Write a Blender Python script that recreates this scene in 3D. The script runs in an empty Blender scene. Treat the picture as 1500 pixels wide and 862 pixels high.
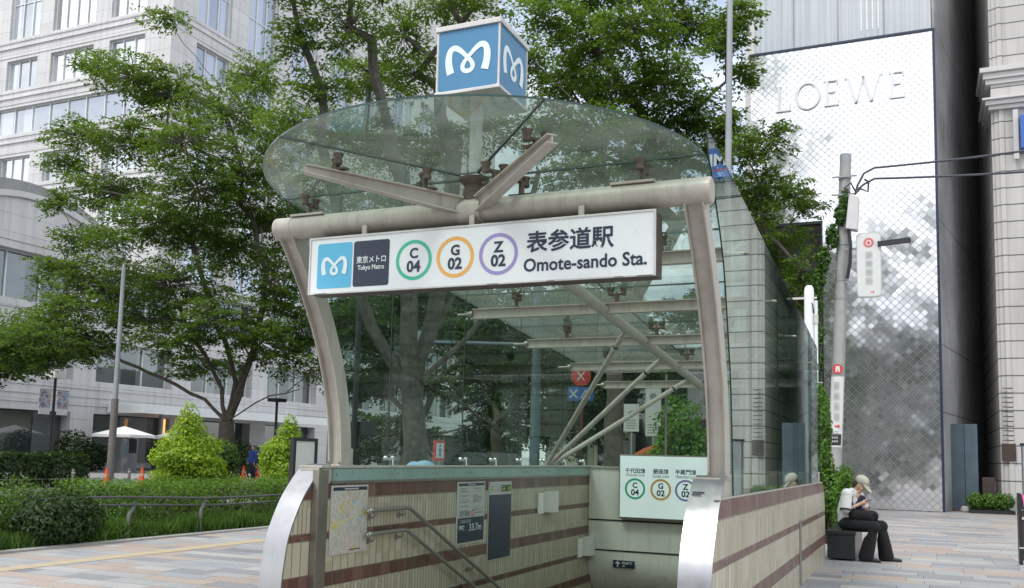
import bpy, bmesh, math, random
import numpy as np
from mathutils import Vector, Matrix, Quaternion
random.seed(11); RNG = np.random.default_rng(11)
SC = bpy.context.scene
COL = SC.collection
R = math.radians
PI = math.pi

# ------------------------------------------------------------------ camera
H = 1.5
yaw, pitch, roll, FPX, PPY = R(23.669), R(5.774), R(1.376), 1360.0, 531.3
fwd = Vector((-math.sin(yaw)*math.cos(pitch), math.cos(yaw)*math.cos(pitch), math.sin(pitch)))
rt0 = Vector((math.cos(yaw), math.sin(yaw), 0)); up0 = rt0.cross(fwd)
rt = rt0*math.cos(roll) + up0*math.sin(roll); up = -rt0*math.sin(roll) + up0*math.cos(roll)
cd = bpy.data.cameras.new('camera'); cam = bpy.data.objects.new('camera', cd); COL.objects.link(cam)
cam.matrix_world = Matrix(((rt.x, up.x, -fwd.x, 0), (rt.y, up.y, -fwd.y, 0), (rt.z, up.z, -fwd.z, H), (0, 0, 0, 1)))
cd.sensor_width = 36; cd.lens = 36*FPX/1500; cd.shift_y = (PPY-431)/1500; cd.clip_end = 5000; cd.clip_start = 0.05
SC.camera = cam

# ------------------------------------------------------------------ node helpers
class NT:
    def __init__(s, m):
        s.t = m.node_tree; s.t.nodes.clear()
    def n(s, ty, **kw):
        d = s.t.nodes.new(ty)
        for k, v in kw.items(): setattr(d, k, v)
        return d
    def set(s, sock, v):
        if hasattr(v, 'is_output') or isinstance(v, bpy.types.NodeSocket): s.t.links.new(v, sock)
        else:
            if isinstance(v, (tuple, list)) and len(v) == 3 and sock.type == 'RGBA': v = (*v, 1)
            sock.default_value = v
    def m(s, op, a, b=0.0, c=0.0):
        d = s.n('ShaderNodeMath', operation=op)
        s.set(d.inputs[0], a); s.set(d.inputs[1], b); s.set(d.inputs[2], c)
        return d.outputs[0]
    def mix(s, f, a, b, bt='MIX'):
        d = s.n('ShaderNodeMix', data_type='RGBA', blend_type=bt)
        s.set(d.inputs[0], f); s.set(d.inputs[6], a); s.set(d.inputs[7], b)
        return d.outputs[2]
    def noise(s, scale, detail=4, vec=None, rough=.55, dim='3D'):
        d = s.n('ShaderNodeTexNoise', noise_dimensions=dim)
        d.inputs['Scale'].default_value = scale; d.inputs['Detail'].default_value = detail; d.inputs['Roughness'].default_value = rough
        if vec is not None: s.set(d.inputs['Vector'], vec)
        return d.outputs['Fac']
    def white(s, a, b=None, c=None):
        d = s.n('ShaderNodeTexWhiteNoise', noise_dimensions='3D')
        s.set(d.inputs['Vector'], s.xyz(a, b if b is not None else 0.0, c if c is not None else 0.0))
        return d.outputs['Value']
    def xyz(s, x, y, z):
        d = s.n('ShaderNodeCombineXYZ')
        for i, v in enumerate((x, y, z)): s.set(d.inputs[i], v)
        return d.outputs[0]
    def pos(s):
        g = s.n('ShaderNodeNewGeometry'); d = s.n('ShaderNodeSeparateXYZ')
        s.t.links.new(g.outputs['Position'], d.inputs[0])
        return d.outputs[0], d.outputs[1], d.outputs[2], g
    def ramp(s, f, stops, interp='LINEAR'):
        d = s.n('ShaderNodeValToRGB'); d.color_ramp.interpolation = interp
        e = d.color_ramp.elements
        while len(e) < len(stops): e.new(0.5)
        for i, (p, c) in enumerate(stops):
            e[i].position = p; e[i].color = (*c, 1) if len(c) == 3 else c
        s.set(d.inputs[0], f); return d.outputs[0]
    def bump(s, h, strength=.3, dist=.01):
        d = s.n('ShaderNodeBump'); d.inputs['Strength'].default_value = strength; d.inputs['Distance'].default_value = dist
        s.set(d.inputs['Height'], h); return d.outputs[0]
    def out(s, sh):
        o = s.n('ShaderNodeOutputMaterial'); s.t.links.new(sh, o.inputs[0])
    def bsdf(s, color, rough=.6, metal=0, normal=None, spec=.5, emis=None, estr=0):
        b = s.n('ShaderNodeBsdfPrincipled')
        s.set(b.inputs['Base Color'], color); s.set(b.inputs['Roughness'], rough); s.set(b.inputs['Metallic'], metal)
        b.inputs['Specular IOR Level'].default_value = spec
        if normal is not None: s.set(b.inputs['Normal'], normal)
        if emis is not None:
            s.set(b.inputs['Emission Color'], emis); b.inputs['Emission Strength'].default_value = estr
        return b.outputs[0]
def newmat(name):
    m = bpy.data.materials.new(name); m.use_nodes = True
    return m, NT(m)
def mat(name, col, rough=.6, metal=0, var=.12, nscale=3.0, bump=0.0, bscale=40, spec=.5, streak=0.0, dirt=None, emis=0):
    """general procedural surface: two scales of tonal noise, roughness noise, fine bump, optional vertical streaks"""
    m, t = newmat(name)
    x, y, z, g = t.pos()
    n1 = t.noise(nscale, 5, g.outputs['Position']); n2 = t.noise(nscale*9, 3, g.outputs['Position'])
    f = t.m('ADD', t.m('MULTIPLY', n1, .7), t.m('MULTIPLY', n2, .3))
    dark = tuple(c*(1-var*1.6) for c in col); lite = tuple(min(1, c*(1+var)) for c in col)
    c = t.ramp(f, [(.3, dark), (.7, lite)])
    if streak:
        sn = t.noise(1.0, 4, t.xyz(t.m('MULTIPLY', x, 14), t.m('MULTIPLY', y, 14), t.m('MULTIPLY', z, .7)))
        sf = t.m('MULTIPLY', t.m('GREATER_THAN', sn, .5), 0); sf = t.m('MULTIPLY', t.m('MAXIMUM', t.m('SUBTRACT', sn, .48), 0), streak*6)
        c = t.mix(sf, c, dirt or tuple(q*.35 for q in col))
    rg = t.m('ADD', rough-.08, t.m('MULTIPLY', n2, .16))
    nm = t.bump(t.noise(bscale, 3, g.outputs['Position']), bump, .01) if bump else None
    t.out(t.bsdf(c, rg, metal, nm, spec, col if emis else None, emis))
    return m

# ------------------------------------------------------------------ mesh builder
class MB:
    def __init__(s): s.v = []; s.f = []; s.mi = []; s.sm = []
    def add(s, vs, fs, mi=0, smooth=False):
        o = len(s.v); s.v += [tuple(p) for p in vs]
        for f in fs: s.f.append([i+o for i in f]); s.mi.append(mi); s.sm.append(smooth)
        return s
    def box(s, x0, x1, y0, y1, z0, z1, mi=0):
        if x0 > x1: x0, x1 = x1, x0
        if y0 > y1: y0, y1 = y1, y0
        if z0 > z1: z0, z1 = z1, z0
        return s.add([(x0,y0,z0),(x1,y0,z0),(x1,y1,z0),(x0,y1,z0),(x0,y0,z1),(x1,y0,z1),(x1,y1,z1),(x0,y1,z1)],
                     [(0,3,2,1),(4,5,6,7),(0,1,5,4),(1,2,6,5),(2,3,7,6),(3,0,4,7)], mi)
    def obox(s, c, size, rot, mi=0):
        hx, hy, hz = (q/2 for q in size); c = Vector(c)
        vs = [c + rot @ Vector((a*hx, b*hy, d*hz)) for d in (-1,1) for a, b in ((-1,-1),(1,-1),(1,1),(-1,1))]
        return s.add(vs, [(0,3,2,1),(4,5,6,7),(0,1,5,4),(1,2,6,5),(2,3,7,6),(3,0,4,7)], mi)
    def quad(s, a, b, c, d, mi=0): return s.add([a,b,c,d], [(0,1,2,3)], mi)
    def prism(s, pts, off, mi=0, smooth=False):
        """closed polygon pts (3D list) extruded by vector off"""
        n = len(pts); off = Vector(off); P = [Vector(p) for p in pts]
        vs = P + [p+off for p in P]
        nrm = Vector((0,0,0))
        for i in range(n): nrm += P[i].cross(P[(i+1) % n])
        flip = nrm.dot(off) > 0
        a = list(range(n)); b = [i+n for i in range(n)]
        fs = [a[::-1] if flip else a, b if flip else b[::-1]]
        for i in range(n):
            j = (i+1) % n
            fs.append((i, j, j+n, i+n) if flip else (j, i, i+n, j+n))
        s.add(vs, fs[:2], mi, False)
        o = len(s.v)-2*n
        for f in fs[2:]: s.f.append([i+o for i in f]); s.mi.append(mi); s.sm.append(smooth)
        return s
    def tube(s, pts, r, seg=10, caps=True, mi=0, smooth=True, squash=None):
        P = [Vector(p) for p in pts]; n = len(P)
        rad = r if isinstance(r, (list, tuple)) else [r]*n
        t0 = (P[1]-P[0]).normalized()
        a = Vector((0,0,1)) if abs(t0.z) < .9 else Vector((1,0,0))
        u = t0.cross(a).normalized(); vs = []
        for i in range(n):
            t = ((P[min(i+1,n-1)]-P[max(i-1,0)])).normalized()
            u = (u - t*u.dot(t)).normalized(); w = t.cross(u)
            for k in range(seg):
                an = 2*PI*k/seg
                vs.append(P[i] + u*math.cos(an)*rad[i] + w*math.sin(an)*rad[i])
        fs = [(i*seg+k, i*seg+(k+1)%seg, (i+1)*seg+(k+1)%seg, (i+1)*seg+k) for i in range(n-1) for k in range(seg)]
        o = len(s.v); s.add(vs, fs, mi, smooth)
        if caps:
            s.f.append([o+k for k in range(seg)][::-1]); s.mi.append(mi); s.sm.append(False)
            s.f.append([o+(n-1)*seg+k for k in range(seg)]); s.mi.append(mi); s.sm.append(False)
        return s
    def lathe(s, prof, org=(0,0,0), axis=(0,0,1), seg=16, mi=0, smooth=True):
        ax = Vector(axis).normalized(); a = Vector((1,0,0)) if abs(ax.x) < .9 else Vector((0,1,0))
        u = ax.cross(a).normalized(); w = ax.cross(u); O = Vector(org); vs = []
        for r, z in prof:
            for k in range(seg):
                an = 2*PI*k/seg; vs.append(O + ax*z + (u*math.cos(an) + w*math.sin(an))*max(r, 1e-4))
        n = len(prof)
        fs = [(i*seg+k, i*seg+(k+1)%seg, (i+1)*seg+(k+1)%seg, (i+1)*seg+k) for i in range(n-1) for k in range(seg)]
        o = len(s.v); s.add(vs, fs, mi, smooth)
        s.f.append([o+k for k in range(seg)][::-1]); s.mi.append(mi); s.sm.append(False)
        s.f.append([o+(n-1)*seg+k for k in range(seg)]); s.mi.append(mi); s.sm.append(False)
        return s
    def ring(s, c, ro, ri, nrm_axis='y', z=0, seg=40, th=.004):
        """flat annulus in XZ plane (facing -Y)"""
        cx, cy, cz = c; vs = []; fs = []
        for k in range(seg):
            an = 2*PI*k/seg
            for r in (ro, ri): vs.append((cx+r*math.cos(an), cy, cz+r*math.sin(an)))
        for k in range(seg):
            j = (k+1) % seg
            fs.append((2*k, 2*j, 2*j+1, 2*k+1))
        return s.add(vs, fs)
    def build(s, name, mats, parent=None, bevel=0, label=None, segs=2):
        if not isinstance(mats, (list, tuple)): mats = [mats]
        o = None
        org = WORLD.get(parent, Vector((0,0,0))) if parent is not None else Vector((0,0,0))
        me = bpy.data.meshes.new(name)
        V = np.array(s.v, dtype=np.float32) - np.array(org, dtype=np.float32)
        me.from_pydata(V.tolist(), [], s.f)
        for m in mats: me.materials.append(m)
        me.polygons.foreach_set('material_index', s.mi); me.polygons.foreach_set('use_smooth', s.sm)
        me.validate(); me.update()
        if any(s.sm): me.set_sharp_from_angle(angle=R(38))
        o = bpy.data.objects.new(name, me); COL.objects.link(o)
        if parent is not None: o.parent = parent
        WORLD[o] = Vector(org)
        if bevel:
            b = o.modifiers.new('bevel', 'BEVEL'); b.width = bevel; b.segments = segs; b.limit_method = 'ANGLE'; b.angle_limit = R(40)
            b.harden_normals = False
        if label: o['label'] = label
        return o
WORLD = {}
def tag(o, label, cat, group=None, kind=None):
    if label: o['label'] = label
    if cat: o['category'] = cat
    if group: o['group'] = group
    if kind: o['kind'] = kind
    return o
def thing(name, label, cat, loc=(0,0,0), group=None):
    o = bpy.data.objects.new(name, None); COL.objects.link(o); o.location = loc
    o.empty_display_size = .2; WORLD[o] = Vector(loc)
    return tag(o, label, cat, group)
def copy_tree(o, loc=None, rotz=0, label=None, parent=None, scale=None):
    kids = [c for c in bpy.data.objects if c.parent == o]
    c = o.copy(); COL.objects.link(c)
    if parent is not None: c.parent = parent
    if loc is not None: c.location = loc; c.rotation_euler = (0, 0, rotz)
    if scale is not None: c.scale = (scale,)*3
    if label: c['label'] = label
    for k in kids: copy_tree(k, parent=c)
    return c
def structure(mb, name, m): 
    o = mb.build(name, m); o['kind'] = 'structure'; return o

# text: converted to mesh, facing -Y by default; w = wanted width (None keeps), h = cap height
def text(body, org, size, m, parent, name='lettering', align='CENTER', bold=0.0, width=None, face=None, height=None, valign='CENTER', extrude=0.0):
    c = bpy.data.curves.new('txt', 'FONT'); c.body = body; c.size = 1; c.align_x = 'LEFT'; c.offset = bold; c.resolution_u = 3; c.extrude = extrude
    o = bpy.data.objects.new('txt', c); COL.objects.link(o)
    bpy.context.view_layer.update()
    me = bpy.data.meshes.new_from_object(o.evaluated_get(bpy.context.evaluated_depsgraph_get()))
    bpy.data.objects.remove(o); bpy.data.curves.remove(c)
    n = len(me.vertices); a = np.zeros(n*3, np.float32); me.vertices.foreach_get('co', a); a = a.reshape(-1, 3)
    mn, mx = a.min(0), a.max(0)
    sx = sy = size
    if height: sx = sy = height/(mx[1]-mn[1])
    if width: sx = width/(mx[0]-mn[0])
    if width and not height and not size: sy = sx
    ax = {'LEFT': mn[0], 'CENTER': (mn[0]+mx[0])/2, 'RIGHT': mx[0]}[align]
    ay = (mn[1]+mx[1])/2 if valign == 'CENTER' else mn[1]
    u, v, w = face or (Vector((1,0,0)), Vector((0,0,1)), Vector((0,-1,0)))
    org = Vector(org) - WORLD.get(parent, Vector((0,0,0)))
    U, V, W, O = (np.array(q, np.float32) for q in (u, v, w, org))
    b = O + np.outer((a[:,0]-ax)*sx, U) + np.outer((a[:,1]-ay)*sy, V) + np.outer(a[:,2]*sx, W)
    me.vertices.foreach_set('co', b.astype(np.float32).ravel()); me.materials.clear(); me.materials.append(m); me.update()
    me.name = name
    ob = bpy.data.objects.new(name, me); COL.objects.link(ob); ob.parent = parent; WORLD[ob] = WORLD.get(parent, Vector((0,0,0)))
    return ob

# ------------------------------------------------------------------ leaves
def leaf_mesh(name, pts, nrm, L, mats, parent, W=.55, tone=None, droop=0.0, dirs=None):
    """one kite-shaped, slightly folded leaf (two triangles pairs) at each point"""
    n = len(pts); pts = np.asarray(pts, np.float32) - np.array(WORLD.get(parent, (0,0,0)), np.float32)
    nrm = np.asarray(nrm, np.float32); nrm /= np.linalg.norm(nrm, axis=1)[:,None]+1e-9
    r = RNG.normal(size=(n,3)).astype(np.float32) if dirs is None else dirs + RNG.normal(size=(n,3))*.35
    d = r - nrm*np.sum(r*nrm, 1)[:,None]; d /= np.linalg.norm(d, axis=1)[:,None]+1e-9
    s = np.cross(nrm, d)
    Ls = (L*(.45+.95*RNG.beta(2, 2.2, n))).astype(np.float32)[:,None]; Ws = Ls*W*.5*RNG.uniform(.7,1.25,n)[:,None]
    fold = Ls*RNG.uniform(.02,.16,n)[:,None]
    a = pts - d*Ls*.5; b = pts + s*Ws + nrm*fold; c = pts + d*Ls*.5 - np.array([[0,0,1]])*Ls*droop; e = pts - s*Ws + nrm*fold
    V = np.stack([a,b,c,e],1).reshape(-1,3)
    me = bpy.data.meshes.new(name); me.vertices.add(4*n); me.vertices.foreach_set('co', V.astype(np.float32).ravel())
    me.loops.add(4*n); me.loops.foreach_set('vertex_index', np.arange(4*n, dtype=np.int32))
    me.polygons.add(n); me.polygons.foreach_set('loop_start', np.arange(0,4*n,4,dtype=np.int32)); me.polygons.foreach_set('loop_total', np.full(n,4,np.int32))
    at = me.attributes.new('tone', 'FLOAT', 'POINT')
    tn = RNG.uniform(0,1,n) if tone is None else np.clip(tone + RNG.normal(0,.19,n) + (RNG.uniform(0,1,n) < .03)*.6, 0, 1)
    at.data.foreach_set('value', np.repeat(tn,4).astype(np.float32))
    me.materials.append(mats); me.update(calc_edges=True); me.validate()
    o = bpy.data.objects.new(name, me); COL.objects.link(o); o.parent = parent; WORLD[o] = WORLD.get(parent, Vector((0,0,0)))
    return o
def leafmat(name, dark, mid, lite, trans=.35, gloss=.03):
    m, t = newmat(name)
    a = t.n('ShaderNodeAttribute', attribute_name='tone')
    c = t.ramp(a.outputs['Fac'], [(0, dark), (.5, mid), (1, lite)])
    d = t.n('ShaderNodeBsdfDiffuse'); t.set(d.inputs[0], c)
    tr = t.n('ShaderNodeBsdfTranslucent'); t.set(tr.inputs[0], t.mix(.5, c, tuple(min(1,q*1.5) for q in (lite[0]*1.1, lite[1], lite[2]*.6)), 'MIX'))
    mx = t.n('ShaderNodeMixShader'); mx.inputs[0].default_value = trans
    t.t.links.new(d.outputs[0], mx.inputs[1]); t.t.links.new(tr.outputs[0], mx.inputs[2])
    g = t.n('ShaderNodeBsdfGlossy'); g.inputs['Roughness'].default_value = .5
    m2 = t.n('ShaderNodeMixShader'); m2.inputs[0].default_value = gloss
    t.t.links.new(mx.outputs[0], m2.inputs[1]); t.t.links.new(g.outputs[0], m2.inputs[2])
    t.out(m2.outputs[0]); return m

def tree(name, label, base, trunk_r, fork, blobs, leaf, LM, BM, density=1.0, spray=.6, group=None, cat='tree', stems=1, lean=(0,0), twig=.012, limb=.66, nlv=(26, 44), limbs=()):
    """trunk and limbs grown by joining every clump to the nearest branch; leaves sit in flat sprays at the twig ends"""
    rnd = random.Random(sum(map(ord, label)))
    rng = np.random.default_rng(sum(map(ord, label)))
    root = thing(name, label, cat, (base[0], base[1], base[2]), group)
    B = Vector(base)
    nodes = []; par = []
    def addn(p, q): nodes.append(Vector(p)); par.append(q); return len(nodes)-1
    i = addn(B, -1); F = Vector(fork); k = 5
    for j in range(1, k+1):
        f = j/k; p = B.lerp(F, f) + Vector((rnd.uniform(-1,1), rnd.uniform(-1,1), 0))*trunk_r*.22
        i = addn(p, i)
    forki = i
    paths = []; tips = []
    for L in limbs:
        q = forki; ids = [q]; prev = nodes[q]
        for e in L:
            e = Vector(e); n = max(1, int((e-prev).length/.6)); a = Vector(prev)
            for j in range(1, n+1):
                q = addn(a.lerp(e, j/n) + (Vector((rnd.uniform(-1,1), rnd.uniform(-1,1), rnd.uniform(-.5,.5)))*.05*(e-a).length*(j < n)), q); ids.append(q)
            prev = e
        paths.append(ids); tips.append(q)
    wt = [0.0]*len(nodes)
    for q in list(tips):
        while q >= 0: wt[q] += 1.2; q = par[q]
    for bl in sorted(blobs, key=lambda b: (Vector(b[:3])-F).length):
        c = Vector(bl[:3]); best = None
        for q in range(forki-1 if stems == 1 else 2, len(nodes)):
            p = nodes[q]; d = (c-p).length
            pen = 0
            if p.z > c.z-.15: pen += 1.6*(p.z-c.z+.15)
            rp = (p.xy-F.xy).length; rc = (c.xy-F.xy).length
            if rp > rc: pen += 1.5*(rp-rc)
            cost = d + pen
            if best is None or cost < best[0]: best = (cost, q)
        q = best[1]; p = nodes[q]; d = (c-p).length
        n = max(2, int(d/.7)); side = Vector((rnd.uniform(-1,1), rnd.uniform(-1,1), rnd.uniform(0,.6)))*d*.10
        mid = p.lerp(c, .5) + Vector((0,0,d*.07)) + side
        ids = [q]
        for j in range(1, n+1):
            f = j/n; pt = p*(1-f)**2 + mid*2*f*(1-f) + c*f*f + Vector((rnd.uniform(-1,1), rnd.uniform(-1,1), rnd.uniform(-1,1)))*min(.12, d*.02)
            ids.append(addn(pt, ids[-1])); wt.append(0.0)
        paths.append(ids)
        w = bl[3]*bl[4]+.2; j = ids[-1]
        while j >= 0: wt[j] += w; j = par[j]
        tips.append(ids[-1])
    wmax = max(wt)
    rad = [max(.014, trunk_r*limb*(w/wmax)**.62) for w in wt]
    mb = MB()
    tp = [j for j in range(forki+1)]
    rr = [trunk_r*(1.0 if j else 1.45) for j in tp]; rr[1] = trunk_r*1.06
    for j in tp[2:]: rr[j] = trunk_r*(1.02-.06*j)
    mb.tube([nodes[j] for j in tp], rr, 14, True)
    for ids in paths:
        r0 = [rad[j] for j in ids]; r0[0] = min(rad[ids[0]]*.95, r0[1]*1.35)
        mb.tube([nodes[j] for j in ids], r0, 7, True)
    P = []; N = []; D = []; T = []
    for bl in sorted(blobs, key=lambda b: (Vector(b[:3])-F).length):
        c = Vector(bl[:3]); rx, rz = bl[3], bl[4]
        ns = max(3, int(density*9.0*rx*(rx*.5+rz)*1.6/spray**1.5))
        tbase = rnd.uniform(.3,.65)
        near = min(tips, key=lambda q: (nodes[q]-c).length)
        for _ in range(ns):
            u = rng.normal(size=3); u /= np.linalg.norm(u); f = rng.uniform(.12, 1)**.55
            off = Vector((u[0]*rx*f, u[1]*rx*f, u[2]*rz*f))
            s = c + off; od = Vector((s.x-F.x, s.y-F.y, 0)).normalized()*.6 + Vector((off.x, off.y, off.z*.4)).normalized()*.7 + Vector((0,0,-.15))
            od.normalize()
            if rnd.random() < .5: 
                o0 = nodes[near] + off*.15
                m0 = o0.lerp(s, .55) + Vector((0,0,.06*(s-o0).length))
                mb.tube([o0, m0, s + od*spray*.4], [twig*1.3, twig, twig*.4], 3, False)
            nl = int(rnd.uniform(*nlv))
            tl = rng.uniform(-.5, .5, nl); ls = rng.normal(0, .26, nl)
            sd = Vector((-od.y, od.x, 0)).normalized()
            spts = np.array(s) + np.outer(tl*spray, np.array(od)) + np.outer(ls*spray, np.array(sd)) + rng.normal(0, .07*spray, (nl,3))
            spts[:,2] -= .22*(np.abs(ls)+.3*tl**2)*spray
            nn = rng.normal(0, .45, (nl,3)) + np.array([0,0,1.0])
            P.append(spts); N.append(nn); D.append(np.outer(np.ones(nl), np.array(od))*.7 + np.outer(np.sign(ls), np.array(sd))*.6)
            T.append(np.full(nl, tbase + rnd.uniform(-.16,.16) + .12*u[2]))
    mb.build('trunk', BM, root)
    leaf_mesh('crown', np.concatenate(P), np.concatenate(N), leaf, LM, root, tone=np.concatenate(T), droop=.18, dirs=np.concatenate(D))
    return root
def shrub(name, label, base, parts, leaf, LM, BM, n, cat='shrub', group=None, up=.4, shell=.5, tone=.5, W=.6, nst=5):
    """parts: list of ellipsoids (dx,dy,dz,rx,ry,rz) relative to base, leaves on and inside them, stems to each"""
    root = thing(name, label, cat, base, group); rng = np.random.default_rng(sum(map(ord, label)))
    vol = [p[3]*p[4]+p[3]*p[5] for p in parts]; tot = sum(vol); P = []; N = []; T = []
    mb = MB()
    for p, v in zip(parts, vol):
        k = max(10, int(n*v/tot)); u = rng.normal(size=(k,3)); u /= np.linalg.norm(u,axis=1)[:,None]
        f = 1 - shell*rng.uniform(0,1,k)**1.7
        lump = 1 + .16*np.sin(u[:,0]*5+p[0]*3)*np.sin(u[:,2]*6+p[1]*5) + rng.normal(0,.05,k)
        q = np.array(base) + np.array(p[:3]) + u*np.array(p[3:6])*(f*lump)[:,None]
        ok = q[:,2] > base[2]+.02
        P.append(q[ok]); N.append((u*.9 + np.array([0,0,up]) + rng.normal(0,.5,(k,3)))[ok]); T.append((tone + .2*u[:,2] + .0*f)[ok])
        for _ in range(nst):
            e = np.array(p[:3]) + rng.normal(0,.35,3)*np.array(p[3:6])
            mb.tube([Vector(base)+Vector((rng.uniform(-.06,.06), rng.uniform(-.06,.06), 0)), Vector(base)+Vector((e[0]*.4, e[1]*.4, e[2]*.5)), Vector(base)+Vector(e)], [.03,.02,.008], 5)
    if mb.v: mb.build('stems', BM, root)
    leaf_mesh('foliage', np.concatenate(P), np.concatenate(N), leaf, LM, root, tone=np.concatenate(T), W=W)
    return root
# ------------------------------------------------------------------ materials
M = {}
M['frame'] = mat('painted_frame_steel', (.48,.45,.395), .42, 0, .10, 2.2, .03, 60, streak=.28, dirt=(.24,.20,.15))
M['fitting'] = mat('bronze_fitting', (.135,.108,.085), .42, .35, .25, 20)
M['hubpaint'] = mat('pale_pole_paint', (.55,.55,.53), .4, 0, .08, 4, streak=.35, dirt=(.3,.27,.22))
M['stainless'] = mat('brushed_stainless', (.43,.43,.435), .34, .92, .06, 1.2, streak=.15, dirt=(.25,.25,.25))
M['steelpost'] = mat('dull_steel', (.30,.28,.24), .38, .75, .15, 4)
M['chrome'] = mat('chrome', (.75,.75,.75), .12, 1, .03)
M['rail'] = mat('handrail_steel', (.30,.28,.25), .42, .55, .03, .5)
M['white'] = mat('white_panel', (.78,.80,.80), .35, 0, .02)
M['signwhite'] = mat('sign_face_white', (.80,.82,.83), .3, 0, .025, 1.2)
M['signtrim'] = mat('sign_trim', (.62,.60,.58), .35, .2, .10, 5)
M['signbrown'] = mat('rusty_sign_case', (.085,.062,.052), .55, 0, .35, 9, .1, 60)
M['navy'] = mat('navy_print', (.018,.030,.060), .35, 0, .04)
M['sky'] = mat('light_blue_print', (.10,.46,.70), .35, 0, .03)
M['green'] = mat('green_print', (.05,.50,.31), .4, 0, .02)
M['orange'] = mat('orange_print', (.82,.42,.09), .4, 0, .02)
M['purple'] = mat('purple_print', (.33,.27,.56), .4, 0, .02)
M['cubeblue'] = mat('cube_blue', (.065,.225,.40), .18, 0, .05, 1.0)
M['pale'] = mat('pale_print', (.74,.84,.86), .3, 0, .02)
M['hood'] = mat('hood_paint', (.90,.885,.81), .45, 0, .04, 1.0, streak=.12, dirt=(.25,.22,.17))
M['seam'] = mat('dark_joint', (.03,.03,.035), .7, 0, .1)
M['parapet'] = mat('green_backed_glass', (.27,.40,.36), .18, 0, .10, 1.6, streak=.25, dirt=(.2,.27,.25))
M['lampbox'] = mat('lamp_opal', (.72,.72,.68), .4, 0, .03)
M['notice'] = mat('notice_paper', (.50,.51,.48), .35, 0, .03)
M['inkgrey'] = mat('ink_grey', (.20,.21,.21), .5, 0, .05)
M['red'] = mat('red_print', (.60,.05,.05), .4, 0, .05)
M['acidgreen'] = mat('lit_green_print', (.45,.62,.10), .4, 0, .02)
M['black'] = mat('black_paint', (.018,.018,.02), .45, 0, .1)
M['bark'] = mat('zelkova_bark', (.105,.088,.070), .85, 0, .35, 5, .6, 25)
M['barkpale'] = mat('mottled_bark', (.09,.082,.068), .85, 0, .42, 7, .6, 25)
M['stem'] = mat('shrub_stem', (.06,.045,.03), .9, 0, .3, 8)
M['granite'] = mat('pale_granite', (.60,.585,.58), .6, 0, .06, .35, .05, 30)
M['granitegrey'] = mat('weathered_granite', (.31,.32,.31), .75, 0, .22, .5, .1, 10)
M['asphalt'] = mat('asphalt', (.055,.055,.057), .9, 0, .15, .8, .4, 60)
M['concrete'] = mat('kerb_concrete', (.34,.33,.31), .85, 0, .12, 2, .2, 50)
M['soil'] = mat('soil', (.05,.038,.025), .95, 0, .3, 3, .5, 20)
M['dark'] = mat('dark_interior', (.02,.02,.022), .6, 0, .2)
M['bluegrey'] = mat('blue_grey_panel', (.085,.125,.155), .45, 0, .16, 2.0, streak=.3, dirt=(.05,.07,.08))
M['cone'] = mat('cone_orange', (.80,.09,.025), .5, 0, .05)
M['canvas'] = mat('parasol_canvas', (.80,.80,.78), .8, 0, .04)
M['steelgrey'] = mat('grey_steel_pole', (.33,.35,.37), .45, .2, .10, 3, streak=.2, dirt=(.2,.2,.2))
M['polebrown'] = mat('brown_pole_sleeve', (.16,.145,.13), .6, 0, .12, 4)
M['polecon'] = mat('utility_pole_concrete', (.36,.36,.35), .8, 0, .13, 3, .15, 30, streak=.4, dirt=(.2,.2,.18))
M['darkcon'] = mat('dark_side_concrete', (.30,.30,.305), .7, 0, .28, .35, .05, 10, streak=.4, dirt=(.04,.04,.04))
M['skin'] = mat('skin', (.56,.36,.26), .5, 0, .05, 20)
M['hair'] = mat('dark_brown_hair', (.035,.022,.016), .5, 0, .3, 60)
M['shirt'] = mat('white_shirt_cotton', (.70,.70,.70), .9, 0, .06, 12, .9, 11)
M['navycloth'] = mat('navy_cloth', (.02,.024,.045), .9, 0, .15, 12)
M['blackcloth'] = mat('black_trousers', (.010,.010,.012), .95, 0, .2, 12, .9, 12)
M['cap'] = mat('khaki_cap', (.42,.40,.33), .9, 0, .08, 20, .1, 80)
M['bluecloth'] = mat('light_blue_shirt', (.30,.45,.62), .9, 0, .06, 12, .15, 60)
M['royal'] = mat('royal_blue_jacket', (.03,.07,.30), .8, 0, .08)
M['bench'] = mat('black_granite_bench', (.022,.026,.028), .3, 0, .2, 12)
M['brownbox'] = mat('brown_cabinet', (.065,.045,.04), .4, 0, .1)
M['orangecloth'] = mat('orange_awning', (.45,.10,.03), .8, 0, .1)
M['cream'] = mat('cream_render', (.52,.50,.40), .8, 0, .06)
M['signblue'] = mat('bank_sign_blue', (.05,.14,.46), .35, 0, .04)

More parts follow.
